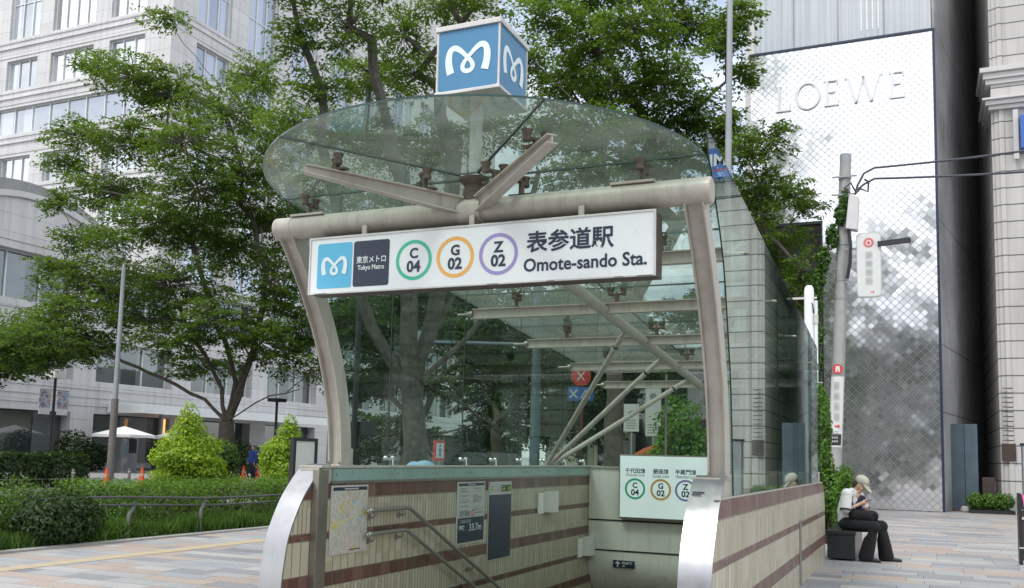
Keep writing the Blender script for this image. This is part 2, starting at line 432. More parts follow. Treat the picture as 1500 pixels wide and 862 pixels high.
# glass -----------------------------------------------------------
def glass(name, tint=(.93,.96,.94), dust=.05, refl=1.0, ior=1.5, rough=0.0, dustcol=(.5,.52,.48)):
    m, t = newmat(name)
    x, y, z, g = t.pos()
    tr = t.n('ShaderNodeBsdfTransparent'); t.set(tr.inputs[0], tint)
    gl = t.n('ShaderNodeBsdfGlossy'); gl.inputs['Roughness'].default_value = rough; t.set(gl.inputs[0], (.95,.98,.97))
    lw = t.n('ShaderNodeLayerWeight'); lw.inputs[0].default_value = .5; f0 = ((ior-1)/(ior+1))**2
    fz = t.m('ADD', f0, t.m('MULTIPLY', t.m('POWER', lw.outputs['Facing'], 5.0), 1-f0))
    mx = t.n('ShaderNodeMixShader'); t.set(mx.inputs[0], t.m('MULTIPLY', fz, refl))
    t.t.links.new(tr.outputs[0], mx.inputs[1]); t.t.links.new(gl.outputs[0], mx.inputs[2])
    df = t.n('ShaderNodeBsdfDiffuse'); t.set(df.inputs[0], dustcol); tl = t.n('ShaderNodeBsdfTranslucent'); t.set(tl.inputs[0], dustcol)
    ad = t.n('ShaderNodeMixShader'); ad.inputs[0].default_value = .5
    t.t.links.new(df.outputs[0], ad.inputs[1]); t.t.links.new(tl.outputs[0], ad.inputs[2])
    n1 = t.noise(2.2, 6, g.outputs['Position'], .7)
    f = t.m('MULTIPLY', t.m('MAXIMUM', t.m('ADD', t.m('MULTIPLY', n1, 2.4), -.55), .25), dust)
    m2 = t.n('ShaderNodeMixShader'); t.set(m2.inputs[0], f)
    t.t.links.new(mx.outputs[0], m2.inputs[1]); t.t.links.new(ad.outputs[0], m2.inputs[2])
    t.out(m2.outputs[0]); return m
M['sideglass'] = glass('clear_side_glass', (.76,.845,.80), .012, 1.0)
M['roofglass'] = glass('dusty_roof_glass', (.82,.89,.84), .30, .9, dustcol=(.25,.28,.24))
M['sideglass2'] = glass('tinted_side_glass', (.70,.79,.74), .004, .6)
M['glassedge'] = mat('glass_edge', (.02,.055,.045), .2, 0, .1)
def window_glass(name, col=(.10,.13,.16), rough=.03, refl=.18, bk=.8):
    m, t = newmat(name)
    x, y, z, g = t.pos()
    n = t.noise(.35, 3, g.outputs['Position'])
    wob = t.bump(n, .06, .2)
    lw = t.n('ShaderNodeFresnel'); lw.inputs[0].default_value = 2.6
    gl = t.n('ShaderNodeBsdfGlossy'); gl.inputs['Roughness'].default_value = rough; t.set(gl.inputs[0], (.95,.97,1)); t.set(gl.inputs['Normal'], wob)
    oi = t.n('ShaderNodeObjectInfo'); rv = oi.outputs['Random']; blind = t.m('GREATER_THAN', t.white(rv, t.m('FLOOR', t.m('MULTIPLY', t.m('ADD', x, y), .8))), .62)
    slat = t.m('ADD', .75, t.m('MULTIPLY', t.m('FRACT', t.m('MULTIPLY', z, 9.0)), .25))
    base = t.mix(n, tuple(q*.6 for q in col), tuple(q*1.4 for q in col))
    bl = t.mix(slat, (0,0,0), tuple(min(.6, q*2.2+.10) for q in col))
    df = t.n('ShaderNodeBsdfDiffuse'); t.set(df.inputs[0], t.mix(t.m('MULTIPLY', blind, bk), base, bl))
    mx = t.n('ShaderNodeMixShader'); t.set(mx.inputs[0], t.m('ADD', t.m('MULTIPLY', lw.outputs[0], .65), t.m('MULTIPLY', t.m('ADD', .6, t.m('MULTIPLY', rv, .8)), refl)))
    t.t.links.new(df.outputs[0], mx.inputs[1]); t.t.links.new(gl.outputs[0], mx.inputs[2]); t.out(mx.outputs[0]); return m
M['window'] = window_glass('office_window_glass', (.18,.20,.225), .03, .36)
M['curtainglass'] = window_glass('curtained_glass', (.34,.375,.39), .05, .10, 0.0)
M['shopglass'] = window_glass('dark_shop_glass', (.035,.045,.045), .04, .03)

# tiled wall -------------------------------------------------------
def walltile():
    m, t = newmat('banded_wall_tile'); x, y, z, g = t.pos()
    zt = t.m('DIVIDE', t.m('ADD', z, 1.0), 2.4)
    bands = [(-1,0),(-.92,0),(-.52,1),(-.395,0),(-.095,1),(-.03,0),(.275,1),(.40,0),(.705,1),(.77,0),(1.065,1),(1.215,0)]
    br = t.ramp(zt, [(max(0,(b+1)/2.4), (c,)*3) for b, c in bands], 'CONSTANT')
    fine = t.ramp(zt, [(0,(0,)*3),((-.40+1)/2.4,(1,)*3),((-.06+1)/2.4,(1,)*3),((.0+1)/2.4,(1,)*3),((.33+1)/2.4,(0,)*3),((.74+1)/2.4,(1,)*3)], 'CONSTANT')
    s = t.m('ADD', y, t.m('MULTIPLY', x, 1.0))
    w = t.m('SUBTRACT', .125, t.m('MULTIPLY', fine, .0625))
    w = t.m('ADD', t.m('MULTIPLY', br, .17), t.m('MULTIPLY', t.m('SUBTRACT', 1.0, br), w))
    q = t.m('DIVIDE', s, w); cell = t.m('FLOOR', q); fr = t.m('FRACT', q)
    jw = t.m('DIVIDE', .007, w)
    ej = t.m('LESS_THAN', t.m('MINIMUM', fr, t.m('SUBTRACT', 1.0, fr)), jw)
    # horizontal joints at band edges
    hj = 0.0
    for b, c in bands[2:]:
        d = t.m('LESS_THAN', t.m('ABSOLUTE', t.m('SUBTRACT', z, b)), .005); hj = t.m('MAXIMUM', hj, d)
    j = t.m('MAXIMUM', ej, hj)
    wn = t.white(cell, t.m('FLOOR', t.m('MULTIPLY', z, 4)), br)
    cream = t.ramp(wn, [(0,(.43,.385,.27)),(.5,(.50,.455,.335)),(1,(.56,.525,.42))])
    brown = t.ramp(wn, [(0,(.10,.042,.034)),(.6,(.14,.065,.052)),(1,(.21,.115,.09))])
    n = t.noise(2.0, 5, t.xyz(t.m('MULTIPLY', x, 4), t.m('MULTIPLY', y, 4), t.m('MULTIPLY', z, .8)))
    c = t.mix(br, cream, brown)
    c = t.mix(t.m('MULTIPLY', t.m('MAXIMUM', t.m('SUBTRACT', n, .48), 0), 1.1), c, (.25,.22,.15))
    c = t.mix(t.m('MULTIPLY', j, .75), c, (.16,.13,.10))
    nm = t.bump(t.m('SUBTRACT', 1.0, j), .5, .006)
    b = t.bsdf(c, t.m('ADD', .22, t.m('MULTIPLY', t.noise(9,3,g.outputs['Position']), .22)), 0, nm)
    t.out(b); return m
M['walltile'] = walltile()

# paving -----------------------------------------------------------
def paving(name, rowh=.33, wl=.95, stops=None, along='x', joint=.010):
    m, t = newmat(name); x, y, z, g = t.pos()
    a, b = (x, y) if along == 'x' else (y, x)
    rq = t.m('DIVIDE', b, rowh); row = t.m('FLOOR', rq); rf = t.m('FRACT', rq)
    wr = t.white(row, 3.7); w = t.m('ADD', wl*.6, t.m('MULTIPLY', t.white(row, 9.1), wl*.8))
    cq = t.m('ADD', t.m('DIVIDE', a, w), t.m('MULTIPLY', wr, 17.0)); ce = t.m('FLOOR', cq); cf = t.m('FRACT', cq)
    wn = t.white(ce, row, 1.3)
    c = t.ramp(wn, stops, 'CONSTANT')
    j1 = t.m('LESS_THAN', t.m('MULTIPLY', t.m('MINIMUM', rf, t.m('SUBTRACT', 1.0, rf)), rowh), joint*.5)
    j2 = t.m('LESS_THAN', t.m('MULTIPLY', t.m('MINIMUM', cf, t.m('SUBTRACT', 1.0, cf)), w), joint*.5)
    j = t.m('MAXIMUM', j1, j2)
    n = t.noise(.9, 6, g.outputs['Position']); n2 = t.noise(28, 3, g.outputs['Position'])
    c = t.mix(t.m('MULTIPLY', t.m('ABSOLUTE', t.m('SUBTRACT', n, .5)), 1.1), c, (.16,.155,.15))
    vo = t.n('ShaderNodeTexVoronoi'); vo.inputs['Scale'].default_value = 1.7; t.set(vo.inputs['Vector'], g.outputs['Position'])
    gum = t.m('LESS_THAN', vo.outputs['Distance'], t.m('ADD', .02, t.m('MULTIPLY', n2, .035)))
    c = t.mix(t.m('MULTIPLY', gum, .45), c, (.10,.10,.10))
    big = t.noise(.35, 5, g.outputs['Position'], .65)
    c = t.mix(t.m('MULTIPLY', t.m('MAXIMUM', t.m('SUBTRACT', big, .5), 0), 1.2), c, (.20,.195,.185))
    c = t.mix(.5, c, t.mix(n2, (0,0,0), (1,1,1)), 'SOFT_LIGHT')
    c = t.mix(t.m('MULTIPLY', j, .8), c, (.07,.068,.065))
    h = t.m('ADD', t.m('MULTIPLY', t.m('SUBTRACT', 1.0, j), 1.0), t.m('MULTIPLY', n2, .25))
    b_ = t.bsdf(c, t.m('ADD', .42, t.m('MULTIPLY', n, .3)), 0, t.bump(h, .35, .006), .4)
    t.out(b_); return m
M['paving'] = paving('plaza_paving', .33, .95, [(0,(.36,.36,.355)),(.24,(.27,.275,.285)),(.40,(.42,.41,.39)),(.56,(.32,.335,.355)),(.70,(.42,.345,.295)),(.86,(.39,.315,.275)),(.95,(.22,.225,.235))])
M['farpaving'] = paving('far_pavement', .4, .6, [(0,(.38,.38,.37)),(.5,(.33,.33,.325)),(.8,(.42,.40,.37))])
def tactile():
    m, t = newmat('tactile_paving'); x, y, z, g = t.pos()
    cy = t.m('FRACT', t.m('DIVIDE', y, .3)); cx = t.m('FRACT', t.m('DIVIDE', x, .075))
    j = t.m('LESS_THAN', cy, .035); bar = t.m('MULTIPLY', t.m('GREATER_THAN', cx, .3), t.m('GREATER_THAN', t.m('SUBTRACT', 1.0, t.m('ABSOLUTE', t.m('SUBTRACT', t.m('MULTIPLY', cy, 2), 1.0))), .12))
    n = t.noise(3, 4, g.outputs['Position'])
    c = t.mix(n, (.41,.335,.215), (.48,.405,.28)); c = t.mix(t.m('MULTIPLY', j, .7), c, (.15,.12,.09))
    t.out(t.bsdf(c, .7, 0, t.bump(bar, .6, .006))); return m
M['tactile'] = tactile()
# foliage ----------------------------------------------------------
LF = {}
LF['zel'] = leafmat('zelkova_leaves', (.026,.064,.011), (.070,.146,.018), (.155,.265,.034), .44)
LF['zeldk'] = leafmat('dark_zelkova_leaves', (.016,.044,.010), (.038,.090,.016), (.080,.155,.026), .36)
LF['gold'] = leafmat('golden_conifer_leaves', (.07,.16,.010), (.20,.34,.016), (.36,.50,.03), .38)
LF['hedge'] = leafmat('hedge_leaves', (.020,.050,.010), (.050,.115,.016), (.12,.21,.03), .3)
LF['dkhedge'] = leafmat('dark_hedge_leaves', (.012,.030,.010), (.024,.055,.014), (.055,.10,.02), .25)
LF['bush'] = leafmat('bright_bush_leaves', (.025,.075,.010), (.065,.165,.018), (.15,.28,.03), .35)
LF['hedge2'] = leafmat('green_hedge_leaves', (.025,.065,.010), (.065,.155,.016), (.15,.27,.03), .33)
LF['ivy'] = leafmat('ivy_leaves', (.018,.055,.010), (.045,.12,.015), (.10,.21,.025), .3)
LF['grass'] = leafmat('grass_blades', (.03,.075,.010), (.065,.15,.018), (.13,.24,.035), .35)

# ------------------------------------------------------------------ world and sun
W = bpy.data.worlds.new('World'); SC.world = W; W.use_nodes = True
t = NT(W)
SUN_EL, SUN_ROT = R(58), R(205)
sky = t.n('ShaderNodeTexSky', sky_type='NISHITA'); sky.sun_disc = False; sky.sun_elevation = SUN_EL; sky.sun_rotation = SUN_ROT
sky.air_density = 1.0; sky.dust_density = 1.2; sky.ozone_density = 1.0
tc = t.n('ShaderNodeTexCoord')
sp = t.n('ShaderNodeSeparateXYZ'); t.t.links.new(tc.outputs['Generated'], sp.inputs[0])
zz = t.m('MAXIMUM', sp.outputs[2], .04)
cv = t.xyz(t.m('DIVIDE', sp.outputs[0], t.m('ADD', zz, .25)), t.m('DIVIDE', sp.outputs[1], t.m('ADD', zz, .25)), 0.0)
cn = t.noise(1.35, 7, cv, .58)
cn = t.m('SUBTRACT', cn, t.m('MULTIPLY', sp.outputs[1], .09))
cf = t.ramp(cn, [(.38,(0,0,0)),(.56,(1,1,1))])
cc = t.ramp(t.noise(2.6, 5, cv), [(.25,(6.2,6.5,7.0)),(.75,(10.5,10.6,10.8))])
skc = t.mix(t.m('ADD', .28, t.m('MULTIPLY', cf, .66)), sky.outputs[0], cc)
bg = t.n('ShaderNodeBackground'); t.set(bg.inputs[0], skc); bg.inputs[1].default_value = .12
wo = t.n('ShaderNodeOutputWorld'); t.t.links.new(bg.outputs[0], wo.inputs[0])
sl = bpy.data.lights.new('sun', 'SUN'); sl.energy = 1.3; sl.angle = R(14); sl.color = (1, .98, .945)
so = bpy.data.objects.new('sun', sl); COL.objects.link(so)
# sun direction: sun_rotation is measured from +Y towards +X
sd = Vector((math.sin(SUN_ROT)*math.cos(SUN_EL), math.cos(SUN_ROT)*math.cos(SUN_EL), math.sin(SUN_EL)))
so.rotation_euler = (-sd).to_track_quat('-Z', 'Y').to_euler(); so.location = (0, 0, 60)
SC.view_settings.view_transform = 'Standard'; SC.view_settings.look = 'None'; SC.view_settings.gamma = 1; SC.view_settings.use_curve_mapping = False
SC.view_settings.exposure = 0.74
SC.cycles.max_bounces = 10; SC.cycles.transparent_max_bounces = 24; SC.cycles.use_denoising = True
SC.cycles.glossy_bounces = 5; SC.cycles.diffuse_bounces = 4; SC.cycles.caustics_reflective = False; SC.cycles.caustics_refractive = False

# ------------------------------------------------------------------ ground
XL, XR, YF, YB = -5.0, -1.575, 8.9, 15.3      # the stair well
def rects_around(mb, x0, x1, y0, y1, z):
    def q(a, b, c, d):
        if b > a and d > c: mb.quad((a,c,z),(b,c,z),(b,d,z),(a,d,z))
    q(x0, x1, y0, YF); q(x0, x1, YB, y1); q(x0, XL, YF, YB); q(XR, x1, YF, YB)
g_ = MB(); rects_around(g_, -1500, 1500, -1500, 1500, -.155); structure(g_, 'ground', M['concrete'])
g_ = MB(); rects_around(g_, -11.55, 70, -108, 70, 0.0); structure(g_, 'plaza_pavement', M['paving'])
structure(MB().quad((-10.28,-40,.004),(-9.95,-40,.004),(-9.95,70,.004),(-10.28,70,.004)), 'tactile_path', M['tactile'])
structure(MB().box(-11.75,-11.55,-40,120,-.15,.03), 'planting_kerb', M['concrete'])
structure(MB().quad((-17.6,-40,-.01),(-11.75,-40,-.01),(-11.75,120,-.01),(-17.6,120,-.01)), 'planting_soil', M['soil'])
structure(MB().quad((-19.2,-40,-.0),(-17.6,-40,-.0),(-17.6,120,-.0),(-19.2,120,-.0)), 'road_pavement', M['farpaving'])
structure(MB().box(-19.4,-19.2,-40,120,-.15,.004), 'road_kerb', M['concrete'])
structure(MB().quad((-27.6,-200,-.14),(-19.4,-200,-.14),(-19.4,260,-.14),(-27.6,260,-.14)), 'road', M['asphalt'])
mk = MB()
for y in range(-40, 120, 10): mk.quad((-23.6,y,-.136),(-23.45,y,-.136),(-23.45,y+5,-.136),(-23.6,y+5,-.136))
for x in (-27.3,-19.8): mk.quad((x,-60,-.136),(x+.15,-60,-.136),(x+.15,140,-.136),(x,140,-.136))
structure(mk, 'road_marking', M['white'])
structure(MB().box(-27.8,-27.6,-40,160,-.15,.004), 'far_kerb', M['concrete'])
structure(MB().quad((-47.5,-40,0),(-27.8,-40,0),(-27.8,160,0),(-47.5,160,0)), 'far_pavement', M['farpaving'])
st = MB()
for k in range(20):
    st.box(XL+.004, XR-.004, YF+k*.33, YF+(k+1)*.33+.02, -.16*(k+1)-.3, -.16*(k+1)) if YF+(k+1)*.33 < 22 else None
structure(st, 'staircase', M['granitegrey'])

# ------------------------------------------------------------------ station entrance
XC = -3.266
def zroof(y): return 3.728 + .086*(6.6-y)
def ycol(z): return 7.52 - .92*(max(0, z-1.38)/2.05)**2
ENT = thing('station_entrance', 'subway station entrance with tiled walls, curved steel columns and a glass canopy over the stairs', 'subway entrance', (XC, 9, 0))
# walls: side profile (y,z), front edge follows the curved stainless fin
prof = [(6.60,.0),(6.62,.33),(6.65,.55),(6.70,.77),(6.84,1.03),(6.97,1.19),(7.12,1.325),(7.27,1.372)]
def wallpoly(x, ztop, yend, zbot, notch=None):
    pts = [(x, 6.60, zbot)] + [(x, y, z) for y, z in prof if z < ztop-.01]
    return pts
def make_wall(xa, xb, ztop, outer_round):
    pts = [(xa, 8.6, -3.4),(xa, 8.6, -.001),(xa,6.60,-.001)] + [(xa,y,z) for y,z in prof if z < ztop-.004]
    # y where the profile reaches ztop
    for (y0,z0),(y1,z1) in zip(prof, prof[1:]):
        if z0 < ztop <= z1: pts.append((xa, y0+(y1-y0)*(ztop-z0)/(z1-z0), ztop)); break
    ye = 15.45
    if outer_round: pts += [(xa, ye-.42, ztop),(xa,ye-.2,ztop-.06),(xa,ye-.07,ztop-.2),(xa,ye,ztop-.45)]
    else: pts += [(xa, ye, ztop)]
    pts += [(xa, ye, -.001),(xa, ye, -3.4)]
    return MB().prism(pts, (xb-xa, 0, 0))
make_wall(-5.0, -5.215, 1.21, False).build('wall', M['walltile'], ENT)
make_wall(-1.575, -1.36, 1.212, True).build('wall', M['walltile'], ENT)
# raised copings that carry glass and columns
c_ = MB().box(-5.205,-5.004,7.10,15.43,1.2105,1.352).box(-5.225,-4.975,7.10,15.45,1.3525,1.374); c_.build('coping', M['frame'], ENT, .004)
c_ = MB().box(-1.571,-1.392,7.16,15.0,1.2125,1.352).box(-1.60,-1.388,7.16,15.02,1.3525,1.374); c_.build('coping', M['frame'], ENT, .004)
MB().box(-1.392,-1.352,6.95,15.02,1.213,1.226).build('ledge', M['frame'], ENT)
# green glass strip on the inner face
ys = [7.30,8.42,9.30,10.18,11.06,11.94,12.82,13.70,14.66]
for a, b in zip(ys, ys[1:]):
    p = MB().box(-4.999,-4.985,a+.004,b-.004,1.232,1.348).build('parapet_panel', M['parapet'], ENT)
    sc_ = MB()
    for q in (a+.06, b-.06): MB().lathe([(.011,0),(.011,.004)], (-4.985,q,1.29), (1,0,0), 10).build('screw', M['steelpost'], p)
MB().box(-4.999,-4.978,7.28,14.67,1.208,1.230).build('parapet_trim', M['steelpost'], ENT)
# stainless fins over the wall ends
def fin(xa, xb):
    mb = MB(); o = .018; P = [(6.60,-.002)] + prof[1:]
    ins = []; outp = []
    for i, (y, z) in enumerate(P):
        a = P[max(0,i-1)]; b = P[min(len(P)-1,i+1)]; d = Vector((b[0]-a[0], b[1]-a[1])).normalized(); n = Vector((-d.y, d.x))
        ins.append((y+n.x*.003, z+n.y*.003)); outp.append((y+n.x*o, z+n.y*o))
    # smooth resample
    def rs(L, k=5):
        r = []
        for i in range(len(L)-1):
            p0 = L[max(0,i-1)]; p1 = L[i]; p2 = L[i+1]; p3 = L[min(len(L)-1,i+2)]
            for j in range(k):
                s = j/k
                r.append(tuple(.5*((2*p1[q])+(-p0[q]+p2[q])*s+(2*p0[q]-5*p1[q]+4*p2[q]-p3[q])*s*s+(-p0[q]+3*p1[q]-3*p2[q]+p3[q])*s**3) for q in (0,1)))
        return r + [L[-1]]
    I, O = rs(ins), rs(outp)
    mb.prism([(xa, y, z) for y, z in O] + [(xa, y, z) for y, z in I[::-1]], (xb-xa,0,0), 0, True)
    return mb
fin(-5.228,-4.992).build('stainless_fin', M['stainless'], ENT)
f2 = fin(-1.588,-1.346).build('stainless_fin', M['stainless'], ENT)
MB().box(-1.565,-1.475,7.005,7.012,1.262,1.270).box(-1.565,-1.495,6.985,6.992,1.245,1.252).build('vent_slot', M['seam'], f2)
MB().box(-4.999,-4.93,7.0,7.075,-.3,1.34).box(-4.999,-4.955,7.0755,7.19,-.3,1.335).build('steel_post', M['steelpost'], ENT, .004)
MB().box(-1.3595,-1.352,12.02,12.20,0.0,.80).build('service_cover', M['steelpost'], ENT, .003)

# curved columns: H section swept along the arc
def column(xc):
    mb = MB(); n = 15; w, d, tf = .150, .17, .014
    def sect(x, y, z, ang):
        c, s = math.cos(ang), math.sin(ang)
        return lambda u, v: (x+u, y+v*c, z+v*s)
    Z = [1.374+(3.42-1.374)*i/(n-1) for i in range(n)]
    def sweep(rect, mi=0):
        u0,u1,v0,v1 = rect; rows = []
        for z in Z:
            y = ycol(z); dz = .01; ang = math.atan2(-(ycol(z+dz)-y), dz)
            f = sect(xc, y, z, ang); rows.append([f(u0,v0), f(u1,v0), f(u1,v1), f(u0,v1)])
        vs = [p for r in rows for p in r]; fs = [(3,2,1,0)]
        for i in range(n-1):
            for k in range(4): fs.append((i*4+k, i*4+(k+1)%4, (i+1)*4+(k+1)%4, (i+1)*4+k))
        o = (n-1)*4; fs.append((o,o+1,o+2,o+3)); mb.add(vs, fs, mi)
    sweep((-w/2, -w/2+tf, -d/2, d/2)); sweep((w/2-tf, w/2, -d/2, d/2)); sweep((-w/2+tf, w/2-tf, -d/2+.05, -d/2+.064)); sweep((-w/2+tf, w/2-tf, d/2-.02, d/2-.006))
    return mb
for xc in (-5.072, -1.466):
    c_ = column(xc).build('column', M['frame'], ENT, .003)
    MB().box(xc-.085,xc+.082,7.40,7.635,1.3745,1.388).build('base_plate', M['frame'], c_)
    for bx_ in (-.062,.060):
        for by_ in (7.425,7.612): MB().lathe([(.013,0),(.013,.010),(.008,.011),(.008,.022)], (xc+bx_,by_,1.388), (0,0,1), 8).build('anchor_bolt', M['steelpost'], c_)
c_ = MB().box(-1.43,-1.40,7.42,7.60,1.227,1.352); c_.build('column_stub', M['frame'], ENT)
# cross beam
MB().tube([(-5.205,6.6,3.46),(-5.195,6.6,3.46),(-1.345,6.6,3.46),(-1.335,6.6,3.46)], [.088,.1,.1,.088], 28).build('crossbeam', M['frame'], ENT)
for xw in (-5.02,-1.52): MB().tube([(xw-.006,6.6,3.46),(xw+.006,6.6,3.46)], .1025, 28).build('weld_ring', M['frame'], ENT)
b_ = MB().tube([(XC-.10,6.6,3.46),(XC+.10,6.6,3.46)], .116, 28); b_.build('beam_sleeve', M['frame'], ENT)
hub = MB().lathe([(.085,0),(.085,.09),(.075,.10),(.072,.15),(.12,.19),(.124,.215),(.06,.225)], (XC,6.6,3.52), (0,0,1), 24).build('hub_collar', M['fitting'], ENT)
for x in (-4.85,-1.92): MB().box(x-.17,x+.17,6.52,6.68,3.548,3.566).build('saddle_plate', M['frame'], ENT)
# cantilever arms
def arm(dx, dy):
    mb = MB(); a = Vector((XC, 6.6, 3.50)); b = Vector((XC+dx, 6.6+dy, 3.655)); d = (b-a).normalized(); s = d.cross(Vector((0,0,1))).normalized(); u = s.cross(d)
    def strip(t0, hw0, hw1, v0a, v0b, v1a, v1b):
        A = a + d*t0; L = (b-a).length
        p = []
        for q, hw, va, vb in ((A,hw0,v0a,v0b),(a+d*L,hw1,v1a,v1b)):
            p += [q-s*hw+u*va, q+s*hw+u*va, q+s*hw+u*vb, q-s*hw+u*vb]
        mb.add(p, [(3,2,1,0),(4,5,6,7),(0,1,5,4),(1,2,6,5),(2,3,7,6),(3,0,4,7)])
    strip(.1,.045,.040,.045,.058,.032,.043)
    strip(.1,.045,.040,-.085,-.072,-.028,-.017)
    strip(.1,.007,.006,-.0715,.0445,-.0165,.0315)
    return mb
for dx in (-1.02, 1.02): arm(dx, -.88).build('cantilever_arm', M['frame'], ENT, .002)
# ridge pipe, purlins, struts
def pz(y): return zroof(y) - .25
MB().tube([(XC,6.6,3.45),(XC,7.4,pz(7.4)),(XC,15.3,pz(15.3))], .062, 18).build('ridge_pipe', M['frame'], ENT)
PY = [8.28, 10.02, 11.77, 13.52, 15.2]
for y in PY:
    z = zroof(y)-.23
    mb = MB()
    mb.box(-4.92,-1.56,y-.045,y+.045,z+.05,z+.06).box(-4.92,-1.56,y-.045,y+.045,z-.06,z-.05).box(-4.92,-1.56,y-.005,y+.005,z-.0495,z+.0495)
    p = mb.build('purlin', M['frame'], ENT)
    for s, x0 in ((-1,-4.92),(1,-1.56)):
        MB().tube([(x0,y,z),(x0+s*.05,y,z)], .042, 12).tube([(x0+s*.05,y,z),(x0+s*.21,y,z)], .016, 8).build('end_pin', M['steelpost'], p)
for yt in (10.95, 12.70, 14.40):
    a = Vector((-5.05, 13.02+(yt-12.7)*.06, 1.40)); b = Vector((XC-.03, yt, pz(yt)-.05))
    d = (b-a).normalized()
    s_ = MB().tube([a, a+d*.12, b-d*.1, b], [.02,.036,.036,.025], 14).build('strut', M['frame'], ENT)
    sl_ = MB().tube([a+d*.10, a+d*.22], .0375, 14); sl_.build('clevis', M['frame'], s_)
    MB().tube([b-d*.30, b-d*.27], .0375, 14).build('pin_slot', M['seam'], s_)
MB().box(-5.16,-4.985,12.86,13.18,1.3745,1.386).tube([(-5.07,12.9,1.41),(-5.07,13.14,1.41)], .03, 10).build('strut_shoe', M['frame'], ENT)

# roof glass: front fan of three panels and rear panels
TH = .016
def roofpanel(pts, name='roof_glass'):
    mb = MB(); n = len(pts); lo = [(x, y, zroof(y)) for x, y in pts]; hi = [(x, y, z+TH) for x, y, z in lo]
    ar = sum(pts[i][0]*pts[(i+1)%n][1]-pts[(i+1)%n][0]*pts[i][1] for i in range(n))
    if ar < 0: lo.reverse(); hi.reverse()
    mb.add(lo, [list(range(n))[::-1]]); mb.add(hi, [list(range(n))])
    for i in range(n):
        j = (i+1) % n; mb.add([lo[i], lo[j], hi[j], hi[i]], [(0,1,2,3)], 1)
    return mb.build(name, [M['roofglass'], M['glassedge']], ENT)
def ell(th): return (XC + 1.885*math.cos(th), 6.8 - 1.63*math.sin(th))
thA = math.acos(-1.06/1.885); thC = math.acos(1.06/1.885); th0 = math.asin(.2/1.63)
G = .006
def arc(a, b, n=24): return [ell(a+(b-a)*i/n) for i in range(n+1)]
hubp = (XC, 6.6)
roofpanel([(XC+.11, 6.6-G)] + [ (ell(th0+(thC-th0)*i/20)[0], min(6.6-G, ell(th0+(thC-th0)*i/20)[1])) for i in range(20)] + [(ell(thC)[0]+.006, ell(thC)[1]), (XC+.085, 6.6-.10)])
roofpanel([(XC+.07, 6.6-.115)] + [(ell(thC)[0]-.006, ell(thC)[1])] + arc(thC+.008, thA-.008, 30) + [(ell(thA)[0]+.006, ell(thA)[1]), (XC-.07, 6.6-.115)])
roofpanel([(XC-.085, 6.6-.10), (ell(thA)[0]-.006, ell(thA)[1])] + [(ell(thA+(PI-th0-thA)*i/20)[0], min(6.6-G, ell(thA+(PI-th0-thA)*i/20)[1])) for i in range(1,21)] + [(XC-.11, 6.6-G)])
yr = [6.6, 8.28, 10.02, 11.77, 13.52, 15.35]
for a, b in zip(yr, yr[1:]):
    for x0, x1 in ((XC-1.87, XC), (XC, XC+1.87)):
        ha = .11 if a == 6.6 else 0
        if ha:
            if x1 == XC: pts = [(x0,a+G),(x1-ha,a+G),(x1-.08,a+.09),(x1-G,a+.12),(x1-G,b-G),(x0,b-G)]
            else: pts = [(x0+ha,a+G),(x1,a+G),(x1,b-G),(x0+G,b-G),(x0+G,a+.12),(x0+.08,a+.09)]
        else: pts = [(x0+(G if x0==XC else 0),a+G),(x1-(G if x1==XC else 0),a+G),(x1-(G if x1==XC else 0),b-G),(x0+(G if x0==XC else 0),b-G)]
        roofpanel(pts)
# dark sealant joints between the roof panels
def seal(a, b, w=.011):
    a = Vector((a[0], a[1], zroof(a[1])+TH*.5)); b = Vector((b[0], b[1], zroof(b[1])+TH*.5)); d = (b-a).normalized(); s = Vector((-d.y, d.x, 0))*w*.5; h = Vector((0,0,TH*.46))
    mb = MB().add([a-s-h,a+s-h,b+s-h,b-s-h,a-s+h,a+s+h,b+s+h,b-s+h], [(0,1,2,3),(7,6,5,4),(4,5,1,0),(5,6,2,1),(6,7,3,2),(7,4,0,3)])
    mb.build('roof_seal', M['seam'], ENT)
seal((XC+.12,6.6),(XC+1.87,6.6)); seal((XC-.12,6.6),(XC-1.87,6.6))
for th, sx in ((thA,-1),(thC,1)): e = ell(th); seal((XC+sx*.08, 6.6-.106), (e[0], e[1]))
for y in yr[1:-1]: seal((XC-1.87,y),(XC+1.87,y), .009)
seal((XC,6.73),(XC,15.34), .009)
# spider fittings
def spider(x, y, z0, axis=(1,0), span=.075):
    """stem from the steel to the glass with two clamping discs either side of the joint"""
    zt = zroof(y); r = thing_part = None
    mb = MB(); a = Vector((axis[0], axis[1], 0)).normalized()*span
    mb.tube([(x,y,z0),(x,y,zt-.055)], .024, 10)
    mb.tube([(x-a.x,y-a.y,zt-.06),(x,y,zt-.068),(x+a.x,y+a.y,zt-.06)], [.015,.021,.015], 8)
    o = mb.build('spider_fitting', M['fitting'], ENT)
    for s in (-1,1):
        MB().lathe([(.028,-.085),(.034,-.08),(.034,-.055),(.028,-.05),(.030,-.032),(.042,-.012),(.042,-.003),(.03,-.001)], (x+a.x*s,y+a.y*s,zt), (0,0,1), 16).build('clamp_disc', M['fitting'], o)
    MB().box(x-.10,x+.10,y-.03,y+.03,z0-.001,z0+.010).build('foot_plate', M['fitting'], o)
for f in (.82,.30):
    for sx in (-1,1):
        px, py = XC+sx*1.02*f, 6.6-.88*f
        spider(px, py, 3.50+.155*f+.052, (.88, sx*1.02))
for x in (-4.87,-1.86): spider(x, 6.6, 3.566, (0,1))
for x in (XC-.45, XC+.42): spider(x, 6.6, 3.556, (0,1))
for y in PY[:-1]:
    for x in (-4.35, XC+.16, -2.15): spider(x, y, zroof(y)-.17, (0,1) if x != XC+.16 else (1,0))
